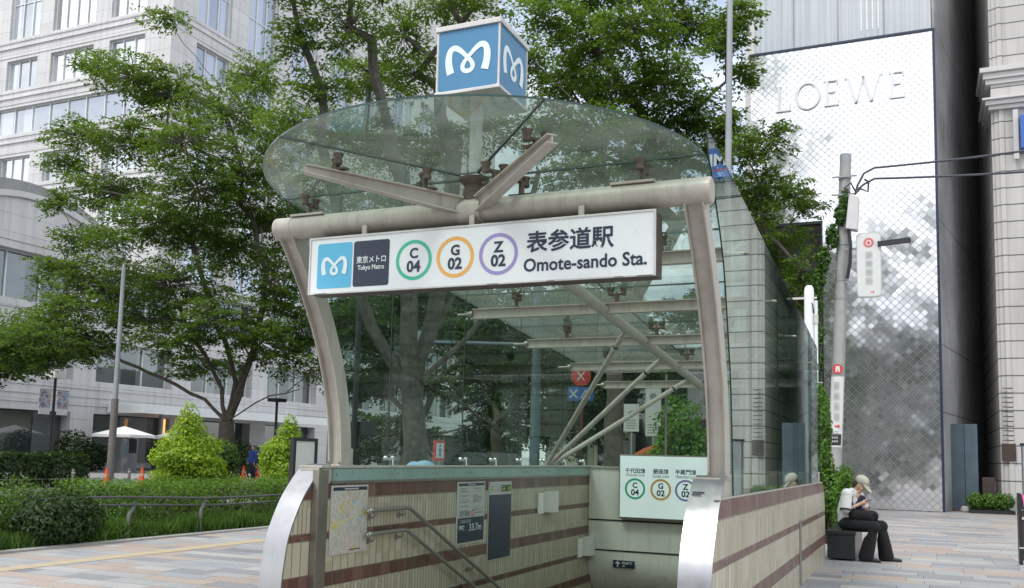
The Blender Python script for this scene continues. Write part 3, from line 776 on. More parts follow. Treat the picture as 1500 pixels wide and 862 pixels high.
# side glass with curved front edge
def sideglass(xa, xb, zb, ztop, front):
    joints = [8.53,10.28,12.04,13.80,15.4 if xa < -4 else 14.55]
    def top(y): return zroof(y)+.20
    zs = [zb+(top(6.6)-.02-zb)*i/16 for i in range(17)]
    EZ, EY = (1.2,2.149,2.99,3.266,3.575,3.682,3.81,3.95), (7.66,7.55,7.28,7.10,6.82,6.69,6.63,6.56)
    fr = [(float(np.interp(z, EZ, EY)), z) for z in zs]
    first = fr + [(6.75, top(6.75)), (joints[0]-G, top(joints[0])), (joints[0]-G, zb)]
    polys = [first] + [[(a+G,zb),(a+G,top(a)),(b-G,top(b)),(b-G,zb)] for a, b in zip(joints, joints[1:])]
    for P in polys:
        n = len(P); A = [(xa,y,z) for y,z in P]; B = [(xb,y,z) for y,z in P]
        mb = MB().add(A, [list(range(n))]).add(B, [list(range(n))[::-1]])
        for i in range(n): j=(i+1)%n; mb.add([A[j],A[i],B[i],B[j]], [(0,1,2,3)], 1)
        mb.build('side_glass', [M['sideglass' if xa > -4 else 'sideglass2'], M['glassedge']], ENT)
    for y in joints[:-1]: MB().box(xa+.002,xb-.002,y-G+.001,y+G-.001,zb,top(y)-.004).build('glass_joint', M['glassedge'], ENT)
    return joints
sideglass(-1.384, -1.372, 1.227, 0, 0); jl = sideglass(-5.162, -5.150, 1.375, 0, 0)
for i in range(3):
    a = -5.14+i*(3.74/3); b = a+3.74/3-.01
    mb = MB().box(a,b,15.40,15.412,1.0,zroof(15.4)-.02); mb.build('end_glass', M['sideglass'], ENT)
for i in (1,2): MB().box(-5.155+i*(3.74/3),-5.125+i*(3.74/3),15.39,15.43,1.0,zroof(15.4)-.03).build('end_mullion', M['steelpost'], ENT)
for y in jl[:-1] + [11.16, 12.92, 14.7]:
    for z in (1.47,):
        o = MB().lathe([(.012,0),(.026,.006),(.030,.02),(.024,.036),(.012,.042)], (-5.150,y-.07,z-.02), (1,0,0), 12).lathe([(.012,0),(.026,.006),(.030,.02),(.024,.036),(.012,.042)], (-5.150,y+.07,z-.02), (1,0,0), 12).tube([(-5.12,y-.07,z-.02),(-5.10,y,z-.035),(-5.12,y+.07,z-.02)], .013, 8).tube([(-5.10,y,z-.03),(-5.09,y,1.374)], .015, 8)
        o.build('glass_clamp', M['chrome'], ENT)
# soffit hood over the lower stairs
pr = [(14.69,1.345),(14.69,-.12),(14.72,-.30),(14.82,-.50),(15.0,-.66),(15.28,-.74),(15.28,1.345)]
h_ = MB().prism([(XL+.006,y,z) for y,z in pr], (XR-XL-.012,0,0), 0, True).build('soffit_hood', M['hood'], ENT)
for z in (.505,.02): MB().box(XL+.006,XR-.006,14.682,14.689,z-.012,z+.012).build('hood_joint', M['seam'], h_)
MB().box(XL+.006,XR-.006,14.66,15.28,1.346,1.365).build('hood_cap', M['frame'], h_)
# back of the stair well
MB().box(XL,XR,15.3,15.45,-3.4,1.2).build('end_wall', M['walltile'], ENT)
# wall lamps
def walllamp(y, z):
    o = thing('wall_lamp', 'white half round wall lamp on the striped wall, %s' % ('upper one nearer the blue poster' if z > .5 else 'lower one beside the hood'), 'wall lamp', (-4.995,y,z), 'lamps on the stair wall')
    MB().box(-4.998,-4.975,y-.30,y-.08,z-.16,z+.14).build('back_plate', M['hood'], o, .004)
    mb = MB(); n = 12; pts = [(-4.975+.14*math.sin(PI*i/n), y+.08-.2*math.cos(PI*i/n), z-.14) for i in range(n+1)]
    mb.prism(pts, (0,0,.30), 0, True); mb.build('lamp_shade', M['lampbox'], o)
walllamp(12.72,.85); walllamp(14.45,.08)
# ------------------------------------------------------------------ signs of the entrance
FRONT = (Vector((1,0,0)), Vector((0,0,1)), Vector((0,-1,0)))
PLUSX = (Vector((0,1,0)), Vector((0,0,1)), Vector((1,0,0)))
def rrect(cx, cz, w, h, r, y, seg=5):
    pts = []
    for qx, qz, a0 in ((1,1,0),(-1,1,90),(-1,-1,180),(1,-1,270)):
        for i in range(seg+1):
            a = R(a0+90*i/seg); pts.append((cx+qx*(w/2-r)+r*math.cos(a), y, cz+qz*(h/2-r)+r*math.sin(a)))
    return pts
def plate(pts, name, m, parent, off=.002):
    return MB().prism(pts, (0,off,0)).build(name, m, parent)
HALF = [(-.40,-.30,.175),(-.445,-.12,.165),(-.455,.04,.155),(-.43,.18,.135),(-.375,.245,.13),(-.29,.255,.125),(-.195,.20,.11),(-.10,.115,.095),(0,.015,.09),(.085,-.085,.095),(.122,-.18,.10),(.085,-.258,.10),(0,-.285,.10)]
def emblem(c, w, m, parent, face=FRONT, name='emblem'):
    """ribbon M of the sign: one stroke of changing width with a loop at the bottom"""
    L = HALF + [(-x, y, k) for x, y, k in HALF[-2::-1]]
    # Catmull-Rom smooth
    P = []
    for i in range(len(L)-1):
        p0, p1, p2, p3 = (L[max(0,i-1)], L[i], L[i+1], L[min(len(L)-1,i+2)])
        for j in range(4):
            s = j/4
            P.append([.5*((2*p1[q])+(-p0[q]+p2[q])*s+(2*p0[q]-5*p1[q]+4*p2[q]-p3[q])*s*s+(-p0[q]+3*p1[q]-3*p2[q]+p3[q])*s**3) for q in range(3)])
    P.append(list(L[-1])); n = len(P); u, v, nn = face; C_ = Vector(c); mb = MB(); vs = []
    for i, (x, y, k) in enumerate(P):
        a = P[max(0,i-1)]; b = P[min(n-1,i+1)]; d = Vector((b[0]-a[0], b[1]-a[1])).normalized(); s = Vector((-d.y, d.x))*k*.5
        for q in (1,-1): vs.append(C_ + u*(x+s.x*q)*w + v*(y+s.y*q)*w + nn*(.0015+.003*i/n))
    mb.add(vs, [(2*i,2*i+1,2*i+3,2*i+2) for i in range(n-1)])
    o = mb.build(name, m, parent)
    return o
# main sign
SY = 6.45
SG = thing('station_sign', 'long white lightbox sign hanging under the crossbeam, reading Omote-sando Sta.', 'station sign', (-3.222, SY+.09, 2.80))
x0, x1, z0, z1 = -4.735, -1.712, 2.822, 3.312
MB().box(x0+.012,x1-.004,SY+.006,SY+.19,z0+.004,z1-.004).build('cabinet', M['signbrown'], SG, .004)
fr_ = MB()
fr_.box(x0,x1,SY-.012,SY+.0058,z1-.016,z1).box(x0,x1,SY-.012,SY+.0058,z0,z0+.013).box(x0,x0+.016,SY-.012,SY+.0058,z0+.0131,z1-.0161).box(x1-.016,x1,SY-.012,SY+.0058,z0+.0131,z1-.0161)
fr_.build('sign_frame', M['signtrim'], SG, .002)
MB().box(x0+.0162,x1-.0162,SY-.004,SY+.0055,z0+.0135,z1-.0165).build('sign_face', M['signwhite'], SG)
rust = MB()
for xx, ww in ((-4.66,.12),(-3.05,.10),(-2.55,.06),(-2.02,.07),(-1.85,.12)): rust.box(xx,xx+ww,SY-.0135,SY-.0121,z0+.001,z0+.006)
rust.build('rust_patch', M['signbrown'], SG)
fy = SY-.006
lg = plate(rrect(-4.478,3.062,.345,.385,.022,fy), 'logo_tile', M['sky'], SG); emblem((-4.478,fy-.001,3.060), .245, M['pale'], lg)
nt = plate(rrect(-4.118,3.062,.345,.385,.022,fy), 'name_tile', M['navy'], SG)
text('東京メトロ', (-4.118,fy-.0025,3.095), 1, M['signwhite'], nt, width=.285, height=.062, bold=.012)
text('Tokyo Metro', (-4.118,fy-.0025,3.022), 1, M['signwhite'], nt, width=.255, height=.054, bold=.015)
for xx, m_, a, b in ((-3.715,'green','C','04'),(-3.340,'orange','G','02'),(-2.963,'purple','Z','02')):
    rg = MB().ring((xx,fy,3.062),.166,.137).build('line_ring', M[m_], SG)
    text(a, (xx,fy-.001,3.118), 1, M['navy'], rg, height=.088, bold=.035)
    text(b, (xx,fy-.001,3.010), 1, M['navy'], rg, height=.098, bold=.035)
text('表参道駅', (-2.378,fy-.001,3.136), 1, M['navy'], SG, width=.70, height=.172, bold=.022)
text('Omote-sando Sta.', (-2.262,fy-.001,2.957), 1, M['navy'], SG, width=.97, height=.105, bold=.022)
hg = MB()
for xx in (-4.22,-3.22,-2.30): MB().box(xx-.022,xx+.022,SY+.03,SY+.045,z1-.004,3.40).box(xx-.022,xx+.022,SY+.0455,SY+.16,3.30+.01,3.318).build('hanger', M['frame'], SG)
# cube sign on the pole
CS = thing('cube_sign', 'blue lit cube with a white emblem on a pole above the glass canopy', 'cube sign', (-3.215,6.60,3.74))
MB().tube([(-3.262,6.6,3.748),(-3.262,6.6,4.36)], .052, 20).build('pole', M['hubpaint'], CS)
cx0, cx1, cy0, cy1, cz0, cz1 = -3.493, -2.937, 6.315, 6.875, 4.355, 4.91
MB().box(cx0+.010,cx1-.010,cy0+.010,cy1-.010,cz0+.012,cz1-.012).build('cube_body', M['cubeblue'], CS)
MB().box(cx0-.012,cx1+.012,cy0-.012,cy1+.012,cz1-.030,cz1+.012).build('cube_cap', M['signtrim'], CS, .004)
MB().box(cx0-.010,cx1+.010,cy0-.010,cy1+.010,cz0-.004,cz0+.022).build('cube_base', M['signtrim'], CS, .003)
for xx in (cx0,cx1-.014):
    for yy in (cy0,cy1-.014): MB().box(xx,xx+.014,yy,yy+.014,cz0+.0225,cz1-.0305).build('corner_trim', M['signtrim'], CS)
def faceplate(face, c, parent):
    u, v, n_ = face
    w, h, r, s = .520, .495, .02, 5; pts = []
    for qx, qz, a0 in ((1,1,0),(-1,1,90),(-1,-1,180),(1,-1,270)):
        for i in range(s+1):
            a = R(a0+90*i/s); pts.append(Vector(c)+u*(qx*(w/2-r)+r*math.cos(a))+v*(qz*(h/2-r)+r*math.sin(a)))
    # white rim below, blue print on top
    w2 = [p + (p-Vector(c)).normalized()*.010 for p in pts]
    MB().prism(w2, n_*.002).build('face_rim', M['pale'], parent)
    f = MB().prism([p + n_*.0022 for p in pts], n_*.002).build('cube_face', M['cubeblue'], parent)
    emblem(Vector(c)+n_*.0045, .375, M['pale'], f, face)
faceplate(FRONT, ((cx0+cx1)/2, cy0+.010, (cz0+cz1)/2), CS)
faceplate(PLUSX, (cx1-.010, (cy0+cy1)/2, (cz0+cz1)/2), CS)
# line sign on the hood
LY = 14.55
LS = thing('line_sign', 'white lit sign listing three subway lines on the stair hood', 'line sign', (-3.71,14.62,.55))
x0, x1, z0, z1 = -4.44, -2.975, .555, 1.575
MB().box(x0,x1,LY,14.681,z0,z1).build('cabinet', M['steelpost'], LS, .004)
m_, t_ = newmat('lit_sign_face'); t_.out(t_.bsdf((.74,.84,.83), .3, emis=(.74,.90,.88), estr=.18)); M['litface'] = m_
MB().box(x0+.018,x1-.018,LY-.004,LY-.0005,z0+.022,z1-.02).build('sign_face', M['litface'], LS)
for xx, mm, a, b, jp, en in ((-4.172,'green','C','04','千代田線','Chiyoda Line'),(-3.752,'orange','G','02','銀座線','Ginza Line'),(-3.355,'purple','Z','02','半蔵門線','Hanzomon Line')):
    rg = MB().ring((xx,LY-.006,1.03),.168,.135).build('line_ring', M[mm], LS)
    text(a, (xx,LY-.0065,1.088), 1, M['navy'], rg, height=.092, bold=.03); text(b, (xx,LY-.0065,.975), 1, M['navy'], rg, height=.10, bold=.03)
    text(jp, (xx,LY-.006,1.318), 1, M['navy'], LS, height=.082, width=.083*len(jp), bold=.02)
    text(en, (xx,LY-.006,1.245), 1, M['navy'], LS, height=.052, width=.31 if len(en) > 10 else .26)
UP = thing('up_sign', 'small dark blue up arrow plate on the curved hood', 'arrow sign', (-4.38,14.68,-.25))
MB().box(-4.562,-4.205,14.672,14.6805,-.245,-.128).build('sign_plate', M['navy'], UP)
MB().prism([(-4.53,14.6715,-.175),(-4.485,14.6715,-.140),(-4.44,14.6715,-.175),(-4.453,14.6715,-.187),(-4.475,14.6715,-.168),(-4.475,14.6715,-.232),(-4.495,14.6715,-.232),(-4.495,14.6715,-.168),(-4.517,14.6715,-.187)], (0,.0004,0)).build('arrow', M['signwhite'], UP)
text('のぼり', (-4.33,14.671,-.165), 1, M['signwhite'], UP, height=.045, width=.17, bold=.02)
text('Up', (-4.385,14.671,-.215), 1, M['signwhite'], UP, height=.034, bold=.02)
# boards on the striped wall (face +X)
WX = -4.985
def board(name, label, cat, y0, y1, z0, z1, fm):
    o = thing(name, label, cat, (-4.998,(y0+y1)/2,z0))
    MB().box(-4.998,WX-.002,y0,y1,z0,z1).build('frame', M['signtrim'], o, .003)
    MB().box(WX-.0019,WX,y0+.012,y1-.012,z0+.012,z1-.012).build('panel', fm, o)
    return o
def rx(mb, y0, y1, z0, z1, k=1): return mb.box(WX+.0003*k, WX+.0003*k+.0008, y0, y1, z0, z1)
def mapmat():
    m, t = newmat('area_map_print'); x, y, z, g = t.pos(); v = t.xyz(0.0, y, z)
    def vor(scale, feat='F1', dist='MANHATTAN'):
        d = t.n('ShaderNodeTexVoronoi', feature=feat); d.distance = dist if feat == 'F1' else 'EUCLIDEAN'; d.inputs['Scale'].default_value = scale; t.set(d.inputs['Vector'], v); return d
    c1 = vor(16); sp = t.n('ShaderNodeSeparateColor'); t.t.links.new(c1.outputs['Color'], sp.inputs[0])
    blk = t.ramp(sp.outputs[0], [(0,(.50,.48,.40)),(.45,(.44,.43,.38)),(.62,(.53,.50,.44)),(.80,(.34,.46,.52)),(.88,(.50,.47,.40)),(.93,(.55,.47,.16)),(.97,(.50,.34,.34))], 'CONSTANT')
    e = vor(11, 'DISTANCE_TO_EDGE'); road = t.m('LESS_THAN', e.outputs['Distance'], .05)
    c = t.mix(t.m('MULTIPLY', road, .8), blk, (.60,.59,.55))
    ma = t.m('LESS_THAN', t.m('ABSOLUTE', t.m('ADD', t.m('SUBTRACT', y, 7.60), t.m('MULTIPLY', t.m('SUBTRACT', z, .9), .06))), .012)
    mb_ = t.m('LESS_THAN', t.m('ABSOLUTE', t.m('SUBTRACT', z, t.m('ADD', .875, t.m('MULTIPLY', t.m('SUBTRACT', y, 7.6), .2)))), .010)
    c = t.mix(ma, c, (.62,.40,.40)); c = t.mix(mb_, c, (.60,.55,.30))
    d = vor(42); ink = t.m('LESS_THAN', d.outputs['Distance'], .13); nz = t.noise(6, 2, v)
    c = t.mix(t.m('MULTIPLY', ink, t.m('MULTIPLY', t.m('GREATER_THAN', nz, .52), .75)), c, (.10,.10,.12))
    t.out(t.bsdf(c, .3)); return m
M['map'] = mapmat()
o = board('map_board', 'area map board with a dark header beside the handrail ends', 'map board', 7.29, 7.92, .545, 1.19, M['map'])
rx(MB(), 7.315,7.895,1.140,1.172).build('header_bar', M['navy'], o); rx(MB(), 7.50,7.74,1.150,1.162,5).build('header_text', M['notice'], o)
rx(MB(), 7.62,7.80,.575,.585).build('scale_bar', M['black'], o)
o = board('notice_board', 'notice panel reading 33.7m, between the map and the blue poster', 'notice board', 9.87, 10.63, .445, 1.18, M['notice'])
rx(MB(), 9.90,10.60,1.132,1.165).build('header_bar', M['navy'], o); rx(MB(), 10.15,10.35,1.143,1.154,5).build('header_text', M['notice'], o)
rx(MB(), 9.89,10.61,.465,.755).build('blue_field', M['navy'], o)
tl = MB(); rr_ = random.Random(3)
for i in range(24):
    z = 1.105-.012*i
    if i in (5,6,15,16): continue
    for a, b in ((9.93,10.20),(10.28,10.57)):
        if rr_.random() < .8: rx(tl, a, a+(b-a)*rr_.uniform(.5,1), z-.003, z+.002)
tl.build('fine_print', M['inkgrey'], o)
text('終日禁煙', (WX+.002,10.07,.80), 1, M['inkgrey'], o, height=.06, width=.27, face=PLUSX, bold=.02)
rg_ = MB(); n = 20
vs = [(WX+.0025,10.29+math.cos(2*PI*k/n)*r,.805+math.sin(2*PI*k/n)*r) for k in range(n) for r in (.042,.032)]
rg_.add(vs, [(2*k,2*k+1,2*((k+1)%n)+1,2*((k+1)%n)) for k in range(n)]).box(WX+.002,WX+.0028,10.27,10.31,.800,.808); rg_.build('no_smoking_mark', M['red'], o)
rx(MB(), 10.36,10.56,.80,.812,4).build('small_caption', M['inkgrey'], o)
text('この出入口の', (WX+.002,10.09,.715), 1, M['pale'], o, height=.040, width=.30, face=PLUSX)
text('海抜', (WX+.002,10.00,.640), 1, M['pale'], o, height=.060, width=.15, face=PLUSX, bold=.02)
text('33.7m', (WX+.002,10.37,.635), 1, M['pale'], o, height=.085, width=.34, face=PLUSX, bold=.005)
o = board('exit_board', 'tall blue exit poster reading A3 on the stair wall', 'exit board', 10.745, 11.465, .178, 1.17, M['navy'])
rx(MB(), 10.757,11.453,1.005,1.158).build('white_field', M['notice'], o)
rx(MB(), 11.13,11.43,1.04,1.125,3).build('exit_plate', M['black'], o)
text('A3', (WX+.003,11.36,1.082), 1, M['acidgreen'], o, height=.062, face=PLUSX, bold=.03)
eb = MB()
for k, z in enumerate((1.105,1.082,1.060)): rx(eb, 11.15,11.26,z-.006,z+.004,8)
eb.build('exit_caption', M['acidgreen'], o)
for yy, mm in ((10.83,'green'),(10.94,'orange'),(11.05,'purple')):
    n = 18; vs = [(WX+.0022,yy+math.cos(2*PI*k/n)*r*.9,1.08+math.sin(2*PI*k/n)*r) for k in range(n) for r in (.042,.030)]
    MB().add(vs, [(2*k,2*k+1,2*((k+1)%n)+1,2*((k+1)%n)) for k in range(n)]).box(WX+.002,WX+.0026,yy-.012,yy+.012,1.065,1.09).build('line_ring', M[mm], o)
# handrails
def handrail(label, z, ybend, y0=7.83):
    o = thing('handrail', label, 'handrail', (-4.93,y0,z), 'handrails down the stairs')
    slope = -.468; ye = 14.4
    MB().tube([(-4.915,y0-.02,z),(-4.915,y0,z),(-4.915,ybend-.06,z),(-4.915,ybend,z-.012),(-4.915,ybend+.06,z-.04),(-4.915,ye,z+slope*(ye-ybend))], .021, 14).build('bar', M['rail'], o)
    MB().lathe([(.004,-.055),(.020,-.045),(.028,-.022),(.029,0),(.027,.02),(.0215,.03)], (-4.915,y0+.03,z), (0,1,0), 14).build('end_knob', M['chrome'], o)
    for yb in (y0+.12, ybend-.10, ybend+1.55, ybend+3.0, ybend+4.5):
        zb = z if yb < ybend else z+slope*(yb-ybend)
        MB().tube([(-4.915,yb,zb-.02),(-4.915,yb,zb-.055),(-4.94,yb,zb-.075),(-4.985,yb,zb-.075)], .009, 8).lathe([(.030,0),(.028,.010)], (-4.998,yb,zb-.075), (1,0,0), 14).build('bracket', M['rail'], o)
handrail('upper stainless handrail on the striped stair wall', .94, 8.64); handrail('lower stainless handrail under the other one', .712, 8.60)
# ------------------------------------------------------------------ people: one voxel-fused surface from tapered limbs
def fused(name, caps, ells, vox, m, parent, smooth=4):
    mb = MB()
    for P, r in caps:
        mb.tube(P, r, 14)
        for p, q in zip(P, (r if isinstance(r,(list,tuple)) else [r]*len(P))): ells = ells + [(p, (q,q,q), None)]
    for c, rad, rot in ells:
        n, k = 10, 14; vs = []; C_ = Vector(c)
        for i in range(n+1):
            for j in range(k):
                v = Vector((rad[0]*math.sin(PI*i/n)*math.cos(2*PI*j/k), rad[1]*math.sin(PI*i/n)*math.sin(2*PI*j/k), rad[2]*math.cos(PI*i/n)))
                vs.append(C_ + (rot @ v if rot else v))
        mb.add(vs, [(i*k+j,(i+1)*k+j,(i+1)*k+(j+1)%k,i*k+(j+1)%k) for i in range(n) for j in range(k)])
    o = mb.build(name, m, parent)
    a = o.modifiers.new('r','REMESH'); a.mode = 'VOXEL'; a.voxel_size = vox; a.use_smooth_shade = True
    s = o.modifiers.new('s','SMOOTH'); s.iterations = smooth; s.factor = .5
    bpy.context.view_layer.update()
    me = bpy.data.meshes.new_from_object(o.evaluated_get(bpy.context.evaluated_depsgraph_get()))
    o.modifiers.clear(); old = o.data; o.data = me; me.name = name; bpy.data.meshes.remove(old)
    if not me.materials: me.materials.append(m)
    me.polygons.foreach_set('use_smooth', [True]*len(me.polygons))
    return o
def hand(wrist, dirv, palmn, curl=.5, s=1.0):
    """palm, four unequal bent fingers and a thumb, as tapered chains"""
    w = Vector(wrist); d = Vector(dirv).normalized(); n = Vector(palmn).normalized(); n = (n-d*n.dot(d)).normalized(); t = d.cross(n)
    caps = []; kn = w + d*.085*s
    caps.append(([w, w+d*.03*s, kn], [.024*s,.028*s,.030*s]))
    caps.append(([kn-t*.028*s, kn+t*.028*s], [.014*s,.014*s]))
    for i, L in enumerate((.068,.076,.071,.055)):
        b = kn + t*(-.030+.020*i)*s; p = [b]; dd = d.copy()
        for j, f in enumerate((.45,.32,.23)):
            a = curl*(.5+.5*j); dd = (dd*math.cos(a*.7)+n*math.sin(a*.7)).normalized(); p.append(p[-1]+dd*L*f*s)
        caps.append((p, [.0090*s,.0085*s,.0080*s,.0065*s]))
    b = w + d*.025*s - t*.026*s; dd = (d*.7 - t*.6 + n*.25).normalized()
    caps.append(([b, b+dd*.035*s, b+dd*.035*s+(d*.8+n*.5-t*.1).normalized()*.032*s], [.012*s,.0105*s,.0085*s]))
    return caps
def face_bits(head, fw, upv, r):
    """nose, brow, lips, ears and chin as small ellipsoids on the skull"""
    s = fw.cross(upv); E = [(head+fw*r*1.02-upv*r*.20, (.014,.014,.022), None), (head+fw*r*.80-upv*r*.62, (.026,.026,.012), None), (head+fw*r*.62-upv*r*.95, (.040,.040,.028), None), (head+fw*r*.86+upv*r*.12, (.045,.045,.016), None)]
    for q in (-1,1): E += [(head+s*r*.86*q-upv*r*.15, (.012,.018,.028), None), (head+fw*r*.75+s*r*.42*q-upv*r*.30, (.028,.028,.026), None)]
    return E
# seated person on the bench, facing +X, bent over a phone
PB = Vector((-.95, 15.95, 0))
PE = thing('person', 'seated person in beige cap, white shirt and wide black trousers looking at a phone', 'person', PB)
def pp(x, y, z): return Vector((x, 15.95+y, z))
pel = pp(-1.04,0,.56); chest = pp(-1.02,0,.92); nk = pp(-.935,0,1.09); hd = pp(-.835,-.01,1.195)
hf = Vector((.80,-.12,-.58)).normalized(); hu = Vector((.58,0,.80)); hu = (hu-hf*hu.dot(hf)).normalized()
shN, shF = pp(-1.00,-.19,1.035), pp(-.975,.19,1.035)
elN, elF = pp(-1.00,-.25,.775), pp(-.88,.24,.78)
wrN, wrF = pp(-.845,-.10,.875), pp(-.82,.09,.80)
hNk, kN = pp(-1.00,-.10,.54), pp(-.60,-.16,.545)
hFk, kF = pp(-1.00,.10,.54), pp(-.60,.16,.545)
anN, anF = pp(-.72,-.17,.09), pp(-.53,.18,.09)
body_caps = [([pel, chest, pp(-.95,0,1.0)], [.13,.14,.10]), ([chest+Vector((0,0,.06)), nk, hd-hf*.02-hu*.04], [.08,.052,.050]),
    ([shN, elN, wrN], [.052,.041,.028]), ([shF, elF, wrF], [.052,.041,.028]),
    ([hNk, kN, anN], [.085,.062,.040]), ([hFk, kF, anF], [.085,.062,.040]),
    ([anN, anN+Vector((0,0,-.045)), anN+Vector((.15,-.02,-.062))], [.038,.036,.026]), ([anF, anF+Vector((0,0,-.045)), anF+Vector((.15,.02,-.062))], [.038,.036,.026])]
body_caps += hand(wrN, Vector((.75,.25,.35)), Vector((-.2,.9,.4)), .55) + hand(wrF, Vector((.5,-.75,-.1)), Vector((-.3,-.5,.8)), .6)
rotH = Matrix((hf, hf.cross(hu)*-1, hu)).transposed()
fused('body', body_caps, [(hd, (.098,.078,.112), rotH)] + face_bits(hd-hu*.02, hf, hu, .088), .007, M['skin'], PE, 3)
fused('shirt', [([pp(-1.05,0,.58), pp(-1.06,0,.76), chest, pp(-.975,0,1.03)], [.165,.165,.160,.105]), ([pp(-.98,-.02,1.03), shN, shN.lerp(elN,.85)], [.09,.088,.085]), ([pp(-.97,.02,1.03), shF, shF.lerp(elF,.85)], [.09,.088,.085])],
      [(pp(-1.03,0,.93), (.135,.205,.16), None)], .010, M['shirt'], PE, 4)
for a, b in ((shN,elN),(shF,elF)):
    MB().tube([a.lerp(b,.90), a.lerp(b,1.0)], [.092,.091], 18).build('cuff', M['navycloth'], PE)
MB().tube([nk+Vector((.07*math.cos(t_)-.035,.085*math.sin(t_),-.035-.03*math.cos(t_))) for t_ in [2*PI*i/20 for i in range(21)]], .014, 8).build('collar', M['navycloth'], PE)
fused('trousers', [([hNk+Vector((-.03,0,.02)), kN+Vector((.01,0,-.01)), kN.lerp(anN,.5), anN+Vector((0,0,-.02))], [.122,.100,.098,.116]), ([hFk+Vector((-.03,0,.02)), kF+Vector((.01,0,-.01)), kF.lerp(anF,.5), anF+Vector((0,0,-.02))], [.122,.100,.098,.116])],
      [(pel+Vector((-.01,0,0)), (.16,.19,.12), None)], .010, M['blackcloth'], PE, 4)
for a, q in ((anN,-.02),(anF,.02)):
    fused('shoe', [([a+Vector((-.02,0,-.066)), a+Vector((.12,q*.5,-.064)), a+Vector((.21,q,-.068))], [.028,.038,.028])], [], .006, M['black'], PE, 2)
fused('hair', [([hd-hf*.045+hu*.0, hd-hf*.065-hu*.06, hd-hf*.05-hu*.13], [.074,.066,.035])], [(hd-hf*.03, (.080,.086,.085), rotH)], .008, M['hair'], PE, 3)
cp = fused('cap', [], [(hd+hu*.052-hf*.012, (.118,.104,.090), rotH)], .008, M['cap'], PE, 3)
bm_ = MB(); vs = []; s_ = hf.cross(hu)
for i in range(13):
    a = PI*(i/12)-PI/2; e = hd+hu*.030+hf*(.085+.125*math.cos(a))+s_*.088*math.sin(a)-hu*.040*math.cos(a)
    e0 = hd+hu*.042+hf*(.06+.02*math.cos(a))+s_*.090*math.sin(a)
    vs += [e0, e, e-hu*.007, e0-hu*.007]
bm_.add(vs, [(4*i+k, 4*i+(k+1)%4, 4*i+4+(k+1)%4, 4*i+4+k) for i in range(12) for k in range(4)], 0, True); bm_.build('cap_brim', M['cap'], cp)
ph = thing('phone', 'dark phone held in the hands of the seated person', 'phone', wrN+Vector((.09,.05,.05)))
MB().obox(wrN+Vector((.105,.05,.055)), (.145,.074,.009), Quaternion((0,1,0), -.35).to_matrix()).build('case', M['black'], ph, .004)
bgn = thing('shoulder_bag', 'black shoulder bag on the lap of the seated person', 'bag', pp(-.78,-.02,.60))
fused('bag_body', [([pp(-.90,-.12,.70), pp(-.70,-.10,.69)], [.10,.095]), ([pp(-.88,.10,.70), pp(-.70,.10,.69)], [.10,.09])], [(pp(-.62,-.07,.73), (.05,.05,.045), None)], .010, M['blackcloth'], bgn, 4)
MB().tube([pp(-.90,-.15,.76), pp(-.93,-.17,.93), pp(-.93,-.12,1.08), pp(-1.06,.02,1.06), pp(-1.19,.10,.85)], .013, 8).build('strap', M['blackcloth'], bgn)
fused('flap', [([pp(-.90,-.02,.86), pp(-.83,0,.96)], [.085,.06])], [], .010, M['navycloth'], bgn, 4)
for o_ in (PE, ph, bgn): o_.matrix_world = Matrix.Translation(PB) @ Matrix.Rotation(R(-17), 4, 'Z') @ Matrix.Translation(-PB) @ Matrix.Translation(o_.location)
# bench
bn = thing('bench', 'black polished stone bench block against the tiled wall end', 'bench', (-1.15,16.05,0))
MB().box(-1.345,-.93,15.62,17.6,.03,.40).build('base', M['bench'], bn, .006); MB().box(-1.36,-.915,15.60,17.62,.4005,.462).build('seat', M['bench'], bn, .008)
